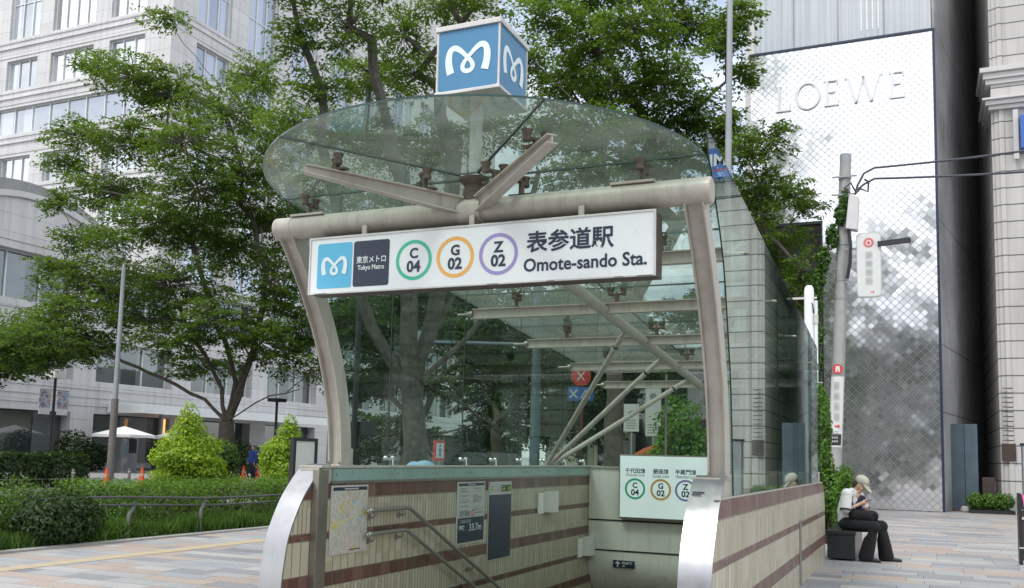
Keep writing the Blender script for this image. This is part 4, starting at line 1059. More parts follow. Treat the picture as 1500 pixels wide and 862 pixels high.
# person in a light blue shirt crouching beyond the glass: only the bent back rises above the coping
def crouch():
    B = Vector((-7.6, 13.75, 0)); o = thing('person', 'bent person in a light blue shirt beyond the glass wall, only the back showing', 'person', B)
    q = lambda x, y, z: B + Vector((x, y, z))
    fused('body', [([q(.32,0,.78), q(.10,0,1.10), q(-.22,0,1.20)], [.13,.13,.10]), ([q(-.22,0,1.20), q(-.36,0,1.10)], [.055,.05]), ([q(-.2,-.2,1.16), q(-.22,-.24,.88), q(-.34,-.15,.66)], [.05,.042,.03]), ([q(-.2,.2,1.16), q(-.22,.24,.88), q(-.34,.15,.66)], [.05,.042,.03]),
        ([q(.32,-.1,.80), q(.05,-.12,.46), q(.20,-.12,.08)], [.10,.065,.045]), ([q(.32,.1,.80), q(.05,.12,.46), q(.20,.12,.08)], [.10,.065,.045]), ([q(.20,-.12,.06), q(.05,-.13,.035)], [.04,.03]), ([q(.20,.12,.06), q(.05,.13,.035)], [.04,.03])]
        + hand(q(-.34,-.15,.66), Vector((-.3,.3,-.8)), Vector((-.8,.4,0)), .5) + hand(q(-.34,.15,.66), Vector((-.3,-.3,-.8)), Vector((-.8,-.4,0)), .5), [(q(-.42,0,1.06), (.085,.075,.11), None)] + face_bits(q(-.42,0,1.06), Vector((-.7,0,-.7)), Vector((-.7,0,.7)), .08), .009, M['skin'], o)
    fused('shirt', [([q(.30,0,.84), q(.10,0,1.13), q(-.18,0,1.22)], [.175,.195,.16]), ([q(-.16,-.1,1.2), q(-.2,-.2,1.16), q(-.22,-.24,.95)], [.10,.085,.08]), ([q(-.16,.1,1.2), q(-.2,.2,1.16), q(-.22,.24,.95)], [.10,.085,.08])], [(q(.02,0,1.23),(.22,.23,.17),None)], .012, M['bluecloth'], o)
    fused('trousers', [([q(.33,-.1,.80), q(.05,-.12,.47), q(.2,-.12,.10)], [.13,.09,.085]), ([q(.33,.1,.80), q(.05,.12,.47), q(.2,.12,.10)], [.13,.09,.085])], [], .012, M['navycloth'], o)
    fused('hair', [], [(q(-.41,0,1.10),(.095,.085,.10),None)], .010, M['hair'], o)
crouch()
def walker(B, label, mshirt):
    o = thing('person', label, 'person', B); B = Vector(B); q = lambda x, y, z: B + Vector((x, y, z))
    fused('body', [([q(0,0,.9), q(0,0,1.15), q(0,0,1.38)], [.13,.13,.12]), ([q(0,0,1.38), q(0,0,1.52)], [.06,.055]), ([q(.18,0,1.38), q(.22,0,1.1), q(.20,-.12,.88)], [.05,.042,.03]), ([q(-.18,0,1.38), q(-.22,0,1.1), q(-.2,-.12,.88)], [.05,.042,.03]), ([q(.09,0,.88), q(.10,-.05,.48), q(.10,.05,.08)], [.09,.062,.042]), ([q(-.09,0,.88), q(-.10,.05,.48), q(-.10,.15,.08)], [.09,.062,.042]), ([q(.10,.05,.05), q(.10,-.12,.03)], [.04,.03]), ([q(-.10,.15,.05), q(-.10,-.02,.03)], [.04,.03])]
        + hand(q(.20,-.12,.88), Vector((0,-.2,-1)), Vector((-1,0,0)), .4) + hand(q(-.2,-.12,.88), Vector((0,-.2,-1)), Vector((1,0,0)), .4), [(q(0,-.01,1.62),(.078,.095,.115),None)] + face_bits(q(0,-.01,1.60), Vector((0,-1,0)), Vector((0,0,1)), .085), .012, M['skin'], o)
    fused('jacket', [([q(0,0,.88), q(0,0,1.15), q(0,0,1.40)], [.17,.165,.13]), ([q(.1,0,1.4), q(.19,0,1.36), q(.23,0,1.1), q(.21,-.10,.93)], [.08,.075,.07,.06]), ([q(-.1,0,1.4), q(-.19,0,1.36), q(-.23,0,1.1), q(-.21,-.10,.93)], [.08,.075,.07,.06])], [], .015, mshirt, o)
    fused('trousers', [([q(.09,0,.90), q(.10,-.05,.48), q(.10,.05,.12)], [.12,.09,.08]), ([q(-.09,0,.90), q(-.10,.05,.48), q(-.10,.15,.12)], [.12,.09,.08])], [], .015, M['navycloth'], o)
    fused('hair', [], [(q(0,.02,1.66),(.09,.10,.10),None)], .012, M['hair'], o)
walker((-31.3,38.6,0), 'distant person in a royal blue jacket beyond the row of cones', M['royal'])
# ------------------------------------------------------------------ office tower and its podium across the avenue
def stonemat(name, col, dz, du, joint=.012, z0=0.0, sides=True, ju=True, jk=.8):
    m, t = newmat(name); x, y, z, g = t.pos()
    zq = t.m('DIVIDE', t.m('SUBTRACT', z, z0), dz); zf = t.m('FRACT', zq); row = t.m('FLOOR', zq)
    j = t.m('LESS_THAN', t.m('MULTIPLY', t.m('MINIMUM', zf, t.m('SUBTRACT', 1.0, zf)), dz), joint)
    uq = t.m('DIVIDE', t.m('ADD', x, y), du); cell = t.m('FLOOR', uq)
    if ju:
        uf = t.m('FRACT', uq); j = t.m('MAXIMUM', j, t.m('LESS_THAN', t.m('MULTIPLY', t.m('MINIMUM', uf, t.m('SUBTRACT', 1.0, uf)), du), joint*.45))
    wn = t.white(row, cell); n = t.noise(.5, 6, g.outputs['Position']); n2 = t.noise(14, 3, g.outputs['Position'])
    st = t.noise(1, 4, t.xyz(t.m('MULTIPLY', x, 3), t.m('MULTIPLY', y, 3), t.m('MULTIPLY', z, .15)))
    c = t.mix(t.m('ADD', t.m('MULTIPLY', wn, .6), t.m('MULTIPLY', n2, .4)), tuple(q*.90 for q in col), tuple(q*1.06 for q in col))
    c = t.mix(t.m('MULTIPLY', t.m('MAXIMUM', t.m('SUBTRACT', st, .46), 0), 1.8), c, tuple(q*.6 for q in col))
    c = t.mix(t.m('MULTIPLY', t.m('MAXIMUM', t.m('SUBTRACT', n, .5), 0), .9), c, tuple(q*.65 for q in col))
    c = t.mix(t.m('MULTIPLY', j, jk), c, (.045,.045,.06))
    t.out(t.bsdf(c, .6, 0, t.bump(t.m('SUBTRACT', 1.0, j), .6, .02), .4)); return m
M['towerstone'] = stonemat('pale_tower_stone', (.62,.612,.608), 1.03, 2.05, .009, .0, jk=.5)
M['rightstone'] = stonemat('rusticated_stone', (.57,.555,.53), .61, 40.0, .022, .445, ju=False)
TW = thing('office_tower', 'tall pale stone office tower with gridded windows across the avenue', 'office tower', (-75, 75, 0))
SMALL = []
def facade(parent, mp, us, zs, U, Z, wallm, name='wall', depth=.45, glassm='window', mull=1.25, sills=True, trans=True):
    """piers and spandrels in front of recessed windows; us/zs are the openings, U/Z the full extent; mp(u, out, z) -> xyz"""
    def bx(mb, u0, u1, d0, d1, z0, z1, mi=0):
        P = [mp(u, d, z) for z in (z0, z1) for u, d in ((u0,d0),(u1,d0),(u1,d1),(u0,d1))]
        F = [(0,3,2,1),(4,5,6,7),(0,1,5,4),(1,2,6,5),(2,3,7,6),(3,0,4,7)]
        a, b, c = (Vector(P[i]) for i in (0,1,3))
        if (b-a).cross(c-a).z < 0: F = [f[::-1] for f in F]
        mb.add(P, F, mi)
    mb = MB(); us = sorted(us); zs = sorted(zs)
    ue = [U[0]] + [q for u in us for q in u] + [U[1]]
    for i in range(0, len(ue), 2): bx(mb, ue[i], ue[i+1], -depth, 0, Z[0], Z[1])
    ze = [Z[0]] + [q for z in zs for q in z] + [Z[1]]
    for u0, u1 in us:
        for i in range(0, len(ze), 2): bx(mb, u0, u1, -depth, -.002, ze[i], ze[i+1])
    w = mb.build(name, wallm, parent)
    if sills:
        mb = MB()
        for z0, z1 in zs:
            bx(mb, U[0], U[1], .001, .07, z0-.32, z0-.14); bx(mb, U[0], U[1], .001, .12, z0-.80, z0-.70); bx(mb, U[0], U[1], .001, .05, z1+.25, z1+.33)
        mb.build('string_course', wallm, parent)
    for u0, u1 in us:
        for z0, z1 in zs:
            mb = MB(); bx(mb, u0+.001, u1-.001, -depth+.02, -depth+.10, z0+.001, z1-.001, 0)
            n = max(1, round((u1-u0)/mull))
            for k in range(n+1):
                u = u0+.03+(u1-u0-.06)*k/n; bx(mb, u-.035, u+.035, -depth+.1001, -depth+.20, z0+.002, z1-.002, 1)
            for z in ([z0+.05, z1-.04] + ([z0+(z1-z0)*.5] if z1-z0 > 3 and trans else [])): bx(mb, u0+.002, u1-.002, -depth+.1002, -depth+.17, z-.03, z+.03, 1)
            mb.build('window', [M[glassm], M['white']], parent)
rows = [(6.2,8.7),(10.1,12.6),(14.1,16.6),(18.1,20.6),(22.0,24.35),(26.25,28.45),(30.0,32.45),(34.25,40.4),(42.2,48.4)]
MB().box(-110,-50.5,50.5,108,0,62).build('core', M['dark'], TW)
LU = [(-67.4-6.2*k, -63.95-6.2*k) for k in range(0,3)] + [(-62.45,-57.85),(-56.2,-52.6)]; LM_ = lambda u, d, z: (u, 50-d, z)
facade(TW, LM_, LU, [(14.1,16.6),(18.1,20.6),(22.0,24.35)], (-86,-50), (12,25.6), M['towerstone'])
facade(TW, LM_, [(-80,-52.6)], [(26.25,28.45)], (-86,-50), (25.601,29.2), M['towerstone'], mull=2.0)
facade(TW, LM_, LU, [(30.0,32.45),(34.25,40.4),(42.2,48.4)], (-86,-50), (29.201,62), M['towerstone'])
facade(TW, lambda u, d, z: (-50+d, u, z), [(52.6+5.75*k, 56.3+5.75*k) for k in range(9)], rows[1:8], (50.46,107), (9,62), M['towerstone'])
# podium along the avenue
PX = -46.5
PD = thing('podium_building', 'low pale stone building with an arched gable and a dark ground floor along the avenue', 'building', (PX-4, 60, 0))
MB().box(PX-8,PX-.9,18,112,.01,12.4).build('core', M['dark'], PD)
bays = [(19+8.75*k, 26.1+8.75*k) for k in range(10)]
bays = [(20.0,27.0),(28.0,33.0),(33.6,40.4),(42.1,48.5),(50.3,56.8),(58.6,65.1),(66.9,73.4),(75.2,81.7),(83.5,90.0)]
facade(PD, lambda u, d, z: (PX+d, u, z), bays, [(5.45,8.05),(9.7,12.5)], (18,112), (3.5,12.9), M['towerstone'], depth=.8, glassm='shopglass', mull=2.2, sills=False)
for (a0,a1),(b0,b1) in zip(bays, bays[1:]): MB().box(PX-.85,PX+.02,a1,b0,0,3.498).build('pier', M['towerstone'], PD)
bd = MB()
for z in (3.95,4.45,4.95,8.6,9.2,12.95): bd.box(PX+.001,PX+.05,18,112,z,z+.16)
bd.build('band_course', M['towerstone'], PD)
for a, b in bays: MB().box(PX-.80,PX-.70,a+.05,b-.05,.02,3.45).build('shopfront', M['shopglass'], PD)
# arched gable: disc segment with a barrel behind
ac, az, ri, ro = 37.0, 6.1, 9.55, 10.5
n = 40; half = [(ac+ri*math.sin(a), az+ri*math.cos(a)) for a in [R(-44.5+89*i/n) for i in range(n+1)]]
MB().prism([(PX,y,z) for y, z in half] + [(PX,half[-1][0],12.905),(PX,half[0][0],12.905)], (-9,0,0)).build('arched_gable', M['towerstone'], PD)
o_ = [(ac+ro*math.sin(a), az+ro*math.cos(a)) for a in [R(-52+104*i/n) for i in range(n+1)]]; i_ = [(ac+(ri+.003)*math.sin(a), az+(ri+.003)*math.cos(a)) for a in [R(-45.2+90.4*i/n) for i in range(n+1)]]
MB().prism([(PX-.35,y,z) for y, z in o_] + [(PX-.35,y,z) for y, z in i_[::-1]], (-8.6,0,0), 0, False).build('barrel_roof', M['granitegrey'], PD)
i2 = [(ac+(ri+.22)*math.sin(a), az+(ri+.22)*math.cos(a)) for a in [R(-45.5+91*i/n) for i in range(n+1)]]; i1 = [(ac+(ri-.12)*math.sin(a), az+(ri-.12)*math.cos(a)) for a in [R(-45+90*i/n) for i in range(n+1)]]
MB().prism([(PX+.18,y,z) for y, z in i2] + [(PX+.18,y,z) for y, z in i1[::-1]], (-.177,0,0), 0, False).build('arch_moulding', M['granite'], PD)
cb = MB().box(PX+.06,-43.6,43.2,62.5,3.75,4.0).box(-43.6,-43.45,43.1,62.6,3.6,4.15).box(PX+.06,-43.6,43.1,43.25,3.6,4.15); cb.build('cafe_canopy', M['white'], PD, .01)
MB().box(-45.4,-45.2,46.4,46.6,0.01,3.748).box(-45.4,-45.2,52.4,52.6,0.01,3.748).box(-45.4,-45.2,58.4,58.6,0.01,3.748).build('canopy_post', M['steelgrey'], PD)
wm, wt_ = newmat('warm_interior_light'); wt_.out(wt_.bsdf((.5,.25,.1), .6, emis=(1,.45,.15), estr=.9)); 
MB().box(-45.6,-45.5,46.9,47.1,.4,3.4).build('lit_panel', wm, PD)
# ------------------------------------------------------------------ flagship shop with the quilted metal facade
LB = thing('flagship_store', 'tall store with a quilted mirror metal facade reading LOEWE and a dark concrete side wall', 'store building', (-2.4, 38, 0))
FY = 34.2; fx0, fx1 = -5.5, .70; zc = 10.15; ztop = 16.62; xcut = -2.99
sdx = .188
# dark side wall, turned a little from the facade
MB().prism([(fx1+.002,FY+.02,0),(fx1+.085,FY+.02,0),(fx1+.085+sdx*20,FY+20,0),(fx1+.002,FY+20,0)], (0,0,26)).build('side_wall', M['darkcon'], LB)
jt = MB()
for z in (16.7,9.9,5.6,3.3):
    a = Vector((fx1+.085, FY+.02, z)); b = Vector((fx1+.085+sdx*20, FY+20, z)); d = (b-a).normalized(); nn = Vector((d.y,-d.x,0))
    jt.add([a+nn*.002, b+nn*.002, b+nn*.002+Vector((0,0,.03)), a+nn*.002+Vector((0,0,.03))], [(0,1,2,3)])
jt.build('wall_joint', M['seam'], LB)
MB().box(fx0,fx1,FY+.25,FY+18,zc+.05,26).box(xcut+.02,fx1,FY+.25,FY+18,.01,zc+.0499).build('core', M['darkcon'], LB)
m_, t_ = newmat('quilted_mirror_metal'); x,y,z,g = t_.pos(); nz = t_.noise(1.6,4,g.outputs['Position'])
at_ = t_.n('ShaderNodeAttribute', attribute_name='tone')
t_.out(t_.bsdf(t_.ramp(at_.outputs['Fac'], [(0,(.84,.84,.85)),(1,(.92,.92,.93))]), t_.m('ADD', .10, t_.m('MULTIPLY', nz, .14)), .96, None)); M['quilt'] = m_
m_, t_ = newmat('quilt_rib_metal'); t_.out(t_.bsdf((.72,.72,.73), .42, .8)); M['rib'] = m_
def clip(poly, ax, lim, keep_less):
    out = []
    for i in range(len(poly)):
        a, b = poly[i], poly[(i+1) % len(poly)]; ia = (a[ax] <= lim) == keep_less; ib = (b[ax] <= lim) == keep_less
        if ia: out.append(a)
        if ia != ib:
            s = (lim-a[ax])/(b[ax]-a[ax]); out.append(tuple(a[k]+(b[k]-a[k])*s for k in range(3)))
    return out
cellw = .185; rq = random.Random(8); V_, F_, TN = [], [], []
def quilts(x0, x1, z0, z1):
    c = cellw/math.sqrt(2); ni = int((x1-x0)/(c))+3; nj = int((z1-z0)/(c))+3
    for i in range(-1, ni):
        for j in range(-1, nj):
            if (i+j) % 2: continue
            cx, cz = x0+i*c, z0+j*c; h = c*.92
            tx, tz = rq.gauss(0,.014), rq.gauss(0,.014)
            # patches of the metal bulge together
            tx += .030*math.sin(cx*1.7+cz*.9)+.016*math.sin(cx*4.1-cz*2.3); tz += .028*math.cos(cz*1.3-cx*.7)+.018*math.sin(cz*3.7+cx*2.9)
            poly = [(cx+dx, -(dx*tx+dz*tz), cz+dz) for dx, dz in ((h,0),(0,h),(-h,0),(0,-h))]
            for ax, lim, kl in ((0,x0,False),(0,x1,True),(2,z0,False),(2,z1,True)):
                if poly: poly = clip(poly, ax, lim, kl)
            if len(poly) < 3: continue
            o = len(V_); V_.extend((p[0], FY-.03+p[1], p[2]) for p in poly); F_.append(list(range(o, o+len(poly)))[::-1]); TN.extend([rq.random()]*len(poly))
quilts(fx0, fx1, zc, ztop); quilts(xcut, fx1, .02, zc)
mbq = MB(); mbq.v = V_; mbq.f = F_; mbq.mi = [0]*len(F_); mbq.sm = [False]*len(F_)
qo = mbq.build('quilted_panel', M['quilt'], LB)
if len(qo.data.vertices) == len(TN):
    a_ = qo.data.attributes.new('tone','FLOAT','POINT'); a_.data.foreach_set('value', TN)
MB().box(fx0,fx1,FY-.006,FY+.249,zc,ztop).box(xcut,fx1,FY-.006,FY+.249,.02,zc-.0001).build('rib_backing', M['rib'], LB)
MB().box(fx1+.001,fx1+.082,FY-.075,FY+.018,0,ztop+.08).box(fx0-.05,fx1,FY-.075,FY+.24,ztop+.001,ztop+.085).build('facade_edge', M['navy'], LB)
MB().box(fx0,xcut,FY-.05,FY+.24,zc-.10,zc-.002).box(xcut-.06,xcut-.001,FY-.05,FY+.24,.02,zc-.1001).build('opening_trim', M['black'], LB)
MB().box(fx0-.3,xcut-.08,FY+2.5,FY+2.7,.01,zc).build('recess_wall', M['granitegrey'], LB)
MB().box(fx0-.2,fx0+.15,FY-.02,FY+18,.01,26).build('return_wall', M['granite'], LB)
# curtained glass storeys above
for k in range(4):
    a = fx0+.02+k*(fx1-fx0)/4; b = fx0+(k+1)*(fx1-fx0)/4-.02
    MB().box(a,b,FY+.02,FY+.06,ztop+.09,25.9).build('upper_window', M['curtainglass'], LB)
    if k: MB().box(a-.035,a-.005,FY-.03,FY+.09,ztop+.09,25.9).build('mullion', M['steelgrey'], LB)
m_, t_ = newmat('curtained_glass_storey'); x,y,z,g = t_.pos(); nn_ = t_.noise(1.0, 3, t_.xyz(t_.m('MULTIPLY', x, 9), 0.0, t_.m('MULTIPLY', z, .12)))
d_ = t_.n('ShaderNodeBsdfDiffuse'); t_.set(d_.inputs[0], t_.ramp(nn_, [(.3,(.20,.235,.25)),(.7,(.40,.44,.46))])); g__ = t_.n('ShaderNodeBsdfGlossy'); g__.inputs['Roughness'].default_value = .04
x_ = t_.n('ShaderNodeMixShader'); x_.inputs[0].default_value = .28; t_.t.links.new(d_.outputs[0], x_.inputs[1]); t_.t.links.new(g__.outputs[0], x_.inputs[2]); t_.out(x_.outputs[0])
for o_ in [o for o in bpy.data.objects if o.name.startswith('upper_window')]: o_.data.materials[0] = m_
cu = MB(); rr_ = random.Random(4)
for k in range(4): cu.box(-1.62+.19*k,-1.58+.19*k,FY+.0,FY+.018,17.0,18.6)
cu.build('white_bar', M['white'], LB)
# raised letters
def glyphs():
    m = MB(); y0, y1 = FY-.11, FY-.062; zb, h = 14.33, .96
    def bx(x0,x1,z0,z1): m.box(x0,x1,y0,y1,z0,z1)
    def sl(xa, xb, za, zb_, w): m.prism([(xa-w/2,y0,za),(xa+w/2,y0,za),(xb+w/2,y0,zb_),(xb-w/2,y0,zb_)], (0,y1-y0,0))
    th, tn = .105, .045
    # L
    x = -4.52; bx(x,x+th,zb,zb+h); bx(x-.05,x-.001,zb,zb+tn); bx(x-.05,x-.001,zb+h-tn,zb+h); bx(x+th+.001,x+th+.05,zb+h-tn,zb+h); bx(x+th+.001,x+.46,zb,zb+tn); bx(x+.42,x+.461,zb+tn+.001,zb+.20)
    # O
    vs = []; n = 40; cx, cz = -3.46, zb+h/2
    for yy in (y0,y1):
        for k in range(n):
            a = 2*PI*k/n; vs.append((cx+.45*math.cos(a),yy,cz+.51*math.sin(a))); vs.append((cx+.345*math.cos(a),yy,cz+.455*math.sin(a)))
    fs = []
    for k in range(n):
        j = (k+1)%n; q = 2*n; fs += [(2*k,2*j,2*j+1,2*k+1),(q+2*k,q+2*k+1,q+2*j+1,q+2*j),(2*k,q+2*k,q+2*j,2*j),(2*k+1,2*j+1,q+2*j+1,q+2*k+1)]
    m.add(vs, fs)
    for x in (-2.84,-.66):
        bx(x,x+th,zb,zb+h); bx(x-.05,x-.001,zb,zb+tn); bx(x-.05,x-.001,zb+h-tn,zb+h)
        bx(x+th+.001,x+.46,zb,zb+tn); bx(x+th+.001,x+.43,zb+h-tn,zb+h); bx(x+th+.001,x+.33,zb+.49,zb+.49+tn)
        bx(x+.42,x+.461,zb+tn+.001,zb+.19); bx(x+.39,x+.431,zb+h-.17,zb+h-tn-.001)
    x = -2.16
    sl(x+.34,x+.09,zb,zb+h,.10); sl(x+.36,x+.62,zb,zb+h-.001,.045); sl(x+.86,x+.60,zb,zb+h-.002,.10); sl(x+.88,x+1.16,zb,zb+h-.003,.045)
    bx(x-.03,x+.035,zb+h-tn,zb+h); bx(x+1.19,x+1.25,zb+h-tn,zb+h)
    return m
m_, t_ = newmat('letter_metal'); t_.out(t_.bsdf((.70,.70,.71), .40, .45)); glyphs().build('raised_lettering', m_, LB)
# alley end and gate
gt = thing('alley_gate', 'tall blue grey panelled gate beside the quilted facade', 'gate', (1.35,35.6,0))
for a, b in ((.93,1.44),(1.46,1.86)): MB().box(a,b,35.55,35.62,.06,2.98).build('gate_panel', M['bluegrey'], gt, .004)
MB().box(1.441,1.459,35.56,35.61,.06,2.97).build('gate_joint', M['seam'], gt); MB().box(.90,.928,35.55,35.66,.01,3.0).build('gate_post', M['granitegrey'], gt)
aw = thing('alley_building', 'black walled building closing the narrow alley beside the store', 'building', (5,56,0))
MB().box(2,14,55,60,0,30).build('wall', M['dark'], aw); MB().box(3.2,4.4,54.97,54.998,1,24).build('stair_panel', M['shopglass'], aw)
bs_ = thing('brown_cabinet', 'dark brown cabinet behind the clipped hedge by the alley', 'cabinet', (2.2,35.7,0))
MB().box(1.98,2.36,35.5,35.9,.01,1.17).build('body', M['brownbox'], bs_, .01); MB().box(2.10,2.30,35.492,35.499,.15,1.0).build('door', M['brownbox'], bs_, .003); MB().box(2.365,2.372,35.55,35.75,.72,.98).build('label_plate', M['signtrim'], bs_)
pl_ = thing('planter_box', 'low dark planter kerb with a clipped round hedge by the alley', 'planter', (2.15,34.7,0))
MB().box(1.5,2.85,34.4,34.46,0,.12).box(1.5,2.85,35.1,35.16,0,.12).box(1.5,1.56,34.4601,35.0999,0,.12).box(2.79,2.85,34.4601,35.0999,0,.12).build('kerb', M['black'], pl_); MB().box(1.5601,2.7899,34.4601,35.0999,.005,.09).build('earth', M['soil'], pl_)
shrub('clipped_hedge', 'bright clipped hedge in the low planter beside the alley', (2.15,34.78,.09), [(-.42,0,.30,.30,.28,.30),(0,0,.28,.32,.28,.28),(.42,0,.30,.30,.28,.30)], .075, LF['bush'], M['stem'], 3800, cat='hedge')
st_ = thing('stone_block', 'small rough stone block at the foot of the gate', 'stone', (1.42,34.8,0))
sb_ = MB(); sb_.lathe([(.14,0),(.17,.06),(.15,.17),(.09,.21)], (1.42,34.85,0), (0,0,1), 7, 0, False); sb_.build('block', M['concrete'], st_, .01)
# ------------------------------------------------------------------ rusticated stone building on the right
SB = thing('stone_building', 'rusticated pale stone building with a heavy cornice at the far right', 'building', (8,40,0))
sx, sy = 2.63, 36.5
MB().box(sx+.40,22,sy+.02,52,0,26).build('wall', M['rightstone'], SB)
MB().box(sx,sx+.399,sy+.10,52,0,26).box(sx+.10,sx+.399,sy+.03,sy+.0999,0,26).box(sx+.24,sx+.399,sy-.04,sy+.0299,0,26).build('corner_pilaster', M['rightstone'], SB)
for k in range(5):
    a = sx+1.9+3.4*k
    MB().box(a,a+1.7,sy-.10,sy+.019,0,14.3).build('pilaster', M['rightstone'], SB)
for k in range(4):
    a = sx+3.85+3.4*k
    for z0, z1 in ((1.0,4.8),(6.2,9.4),(10.4,13.6),(17.5,21)):
        w_ = MB().box(a,a+1.2,sy-.03,sy+.0185,z0,z1).build('window', M['shopglass'], SB)
        MB().box(a-.08,a+1.28,sy-.06,sy+.018,z0-.12,z0-.001).box(a-.08,a-.001,sy-.05,sy+.018,z0,z1).box(a+1.201,a+1.28,sy-.05,sy+.018,z0,z1).build('window_surround', M['granite'], w_)
cr = MB()
for z0, z1, o in ((15.62,15.80,.36),(15.40,15.619,.26),(15.22,15.399,.18),(14.45,14.62,.20),(14.62,14.70,.30),(14.30,14.449,.10)): cr.box(sx-o,22.3,sy-.05-o,sy+2,z0,z1)
cr.build('cornice', M['granite'], SB, .015)
MB().box(sx-.01,22,sy-.16,sy+1,14.701,15.219).build('frieze', M['rightstone'], SB)
MB().box(sx+.02,sx+.46,sy-.075,sy-.041,1.75,2.35).build('dark_plaque', M['brownbox'], SB)
MB().box(sx-.02,22,sy-.12,sy+.5,0,.5).build('plinth', M['granitegrey'], SB)
gr_ = MB()
for k in range(12): gr_.box(sx+.08,sx+.42,sy-.052,sy-.041,2.45+.165*k,2.475+.165*k)
gr_.build('vent_slat', M['seam'], SB)
MB().lathe([(.045,0),(.05,.03),(.05,.30),(.03,.33)], (3.98,sy-.08,16.2), (0,0,1), 12).build('floodlight', M['signtrim'], SB)
bk = thing('bank_sign', 'blue wall sign with white letters beside the stone cornice', 'shop sign', (5.2,sy-.2,12.7))
MB().box(3.50,6.9,sy-.42,sy-.101,12.70,13.92).build('sign_box', M['signblue'], bk, .02)
text('MI', (4.35,sy-.423,13.42), 1, M['signwhite'], bk, height=.50, bold=.03)
MB().box(3.9,5.3,sy-.424,sy-.4205,12.98,13.03).build('red_line', M['red'], bk)
MB().box(3.3,3.46,sy-.20,sy-.101,12.4,14.2).build('sign_bracket', M['granite'], bk)
# information stand at the right edge
ins = thing('information_stand', 'dark leaflet stand with pink brochures at the right edge of the plaza', 'leaflet stand', (1.72,16.5,0))
MB().box(1.40,1.44,16.38,16.66,.02,1.12).box(2.02,2.06,16.38,16.66,.02,1.12).build('side_frame', M['black'], ins, .004)
MB().box(1.441,2.019,16.40,16.43,.10,.86).build('front_panel', M['brownbox'], ins); MB().prism([(1.441,16.36,.90),(1.441,16.64,1.10),(1.441,16.655,1.08),(1.441,16.375,.88)], (.578,0,0)).build('sloped_tray', M['black'], ins)
for k in range(3): MB().prism([(1.47+.18*k,16.375,.925),(1.47+.18*k,16.60,1.086),(1.47+.18*k,16.595,1.095),(1.47+.18*k,16.37,.934)], (.15,0,0)).build('brochure', mat('pink_print', (.65,.10,.28), .4) if k != 1 else M['notice'], ins)
MB().box(1.395,2.065,16.36,16.68,.0,.03).box(1.395,2.065,16.375,16.385,.28,.30).box(1.441,2.019,16.376,16.386,.72,.76).build('base_bar', M['signtrim'], ins)
pn = thing('grey_pillar', 'grey metal pillar standing at the far right behind the leaflet stand', 'pillar', (3.35,34,0))
MB().box(3.05,3.6,33.8,34.3,0,2.25).build('pillar', M['steelgrey'], pn, .02); MB().box(3.02,3.63,33.77,34.33,2.2501,2.31).build('cap', M['black'], pn)
# ------------------------------------------------------------------ utility pole
UP_ = thing('utility_pole', 'concrete utility pole with a grey equipment box in front of the quilted store', 'utility pole', (-2.13,26.5,0))
def upx(z): return -2.13+.044*z
MB().tube([(upx(z),26.5,z) for z in (0,3,6,10.0)], [.185,.175,.162,.148], 18).tube([(upx(9.78),26.5,9.78),(upx(10.02),26.5,10.02)], .152, 18, True, 1).build('pole', [M['polecon'], M['steelgrey']], UP_)
for z in (9.35,8.85,8.3,7.5,6.5,6.0): MB().lathe([(.165,-.03),(.172,-.03),(.172,.03),(.165,.03)], (upx(z),26.5,z), (0,0,1), 16).build('pole_band', M['steelgrey'], UP_)
for z in (9.35,8.85): MB().box(upx(z)-.32,upx(z)+.32,26.30,26.335,z-.02,z+.02).build('cross_arm', M['steelgrey'], UP_)
MB().prism([(-1.70,26.15,7.86),(-1.40,26.15,7.80),(-1.34,26.15,8.72),(-1.60,26.15,8.80)], (0,.32,0)).build('equipment_box', M['granite'], UP_, .02)
MB().box(-1.75,-1.60,26.3,26.4,8.1,8.2).box(-1.75,-1.60,26.3,26.4,8.5,8.56).build('box_bracket', M['steelgrey'], UP_)
MB().tube([(-1.62,26.25,7.9),(-1.58,26.22,7.4),(-1.60,26.24,6.9),(-1.68,26.3,6.5)], .045, 8).build('conduit', M['black'], UP_)
MB().tube([(-1.47,26.25,8.8),(-1.30,26.25,8.95),(-1.12,26.25,8.85),(-1.10,26.25,9.12),(-1.2,26.25,9.2)], .028, 8).tube([(-1.62,26.3,8.75),(-1.72,26.28,9.02),(-1.55,26.2,9.12),(-1.42,26.25,8.85)], .022, 8).build('cable_loop', M['black'], UP_)
def cable(pts, r, label): 
    o = MB().tube(pts, r, 8).build('overhead_cable', M['bluegrey'] if False else M['steelgrey2']); tag(o, label, 'cable', 'cables from the utility pole'); return o
M['steelgrey2'] = mat('cable_sheath', (.06,.065,.09), .6, 0, .1)
def cat_wire(a, k, dz, label):
    P = [Vector((-1.45,26.3,8.82)), Vector((-1.38,26.3,9.0+dz*.4)), Vector((-1.22,26.3,9.20+dz)), Vector((-.95,26.3,9.33+dz))]
    for i in range(1, 26):
        s = i/25; P.append(Vector((-.95+12*s, 26.3+1.2*s, 9.33+dz+k*s-1.0*s*(1-s))))
    cable(P, .030, label)
cat_wire(0, 1.3, .18, 'upper of the two cables sagging from the utility pole to the right'); cat_wire(1, 0.45, -.12, 'lower of the two cables sagging from the utility pole to the right')
ps = thing('pole_sign', 'rounded white sign with a red disc hanging beside the utility pole', 'sign', (-1.12,26.3,5.96))
pts = rrect(-1.125, 6.85, .62, 1.76, .10, 26.28)
MB().prism(pts, (0,.10,0)).build('sign_panel', M['notice'], ps, .006)
M['signpaper'] = mat('sign_plain_white', (.66,.68,.66), .4, 0, .03)
MB().prism(rrect(-1.125,6.85,.58,1.70,.09,26.276), (0,.003,0)).build('sign_face', M['signpaper'], ps)
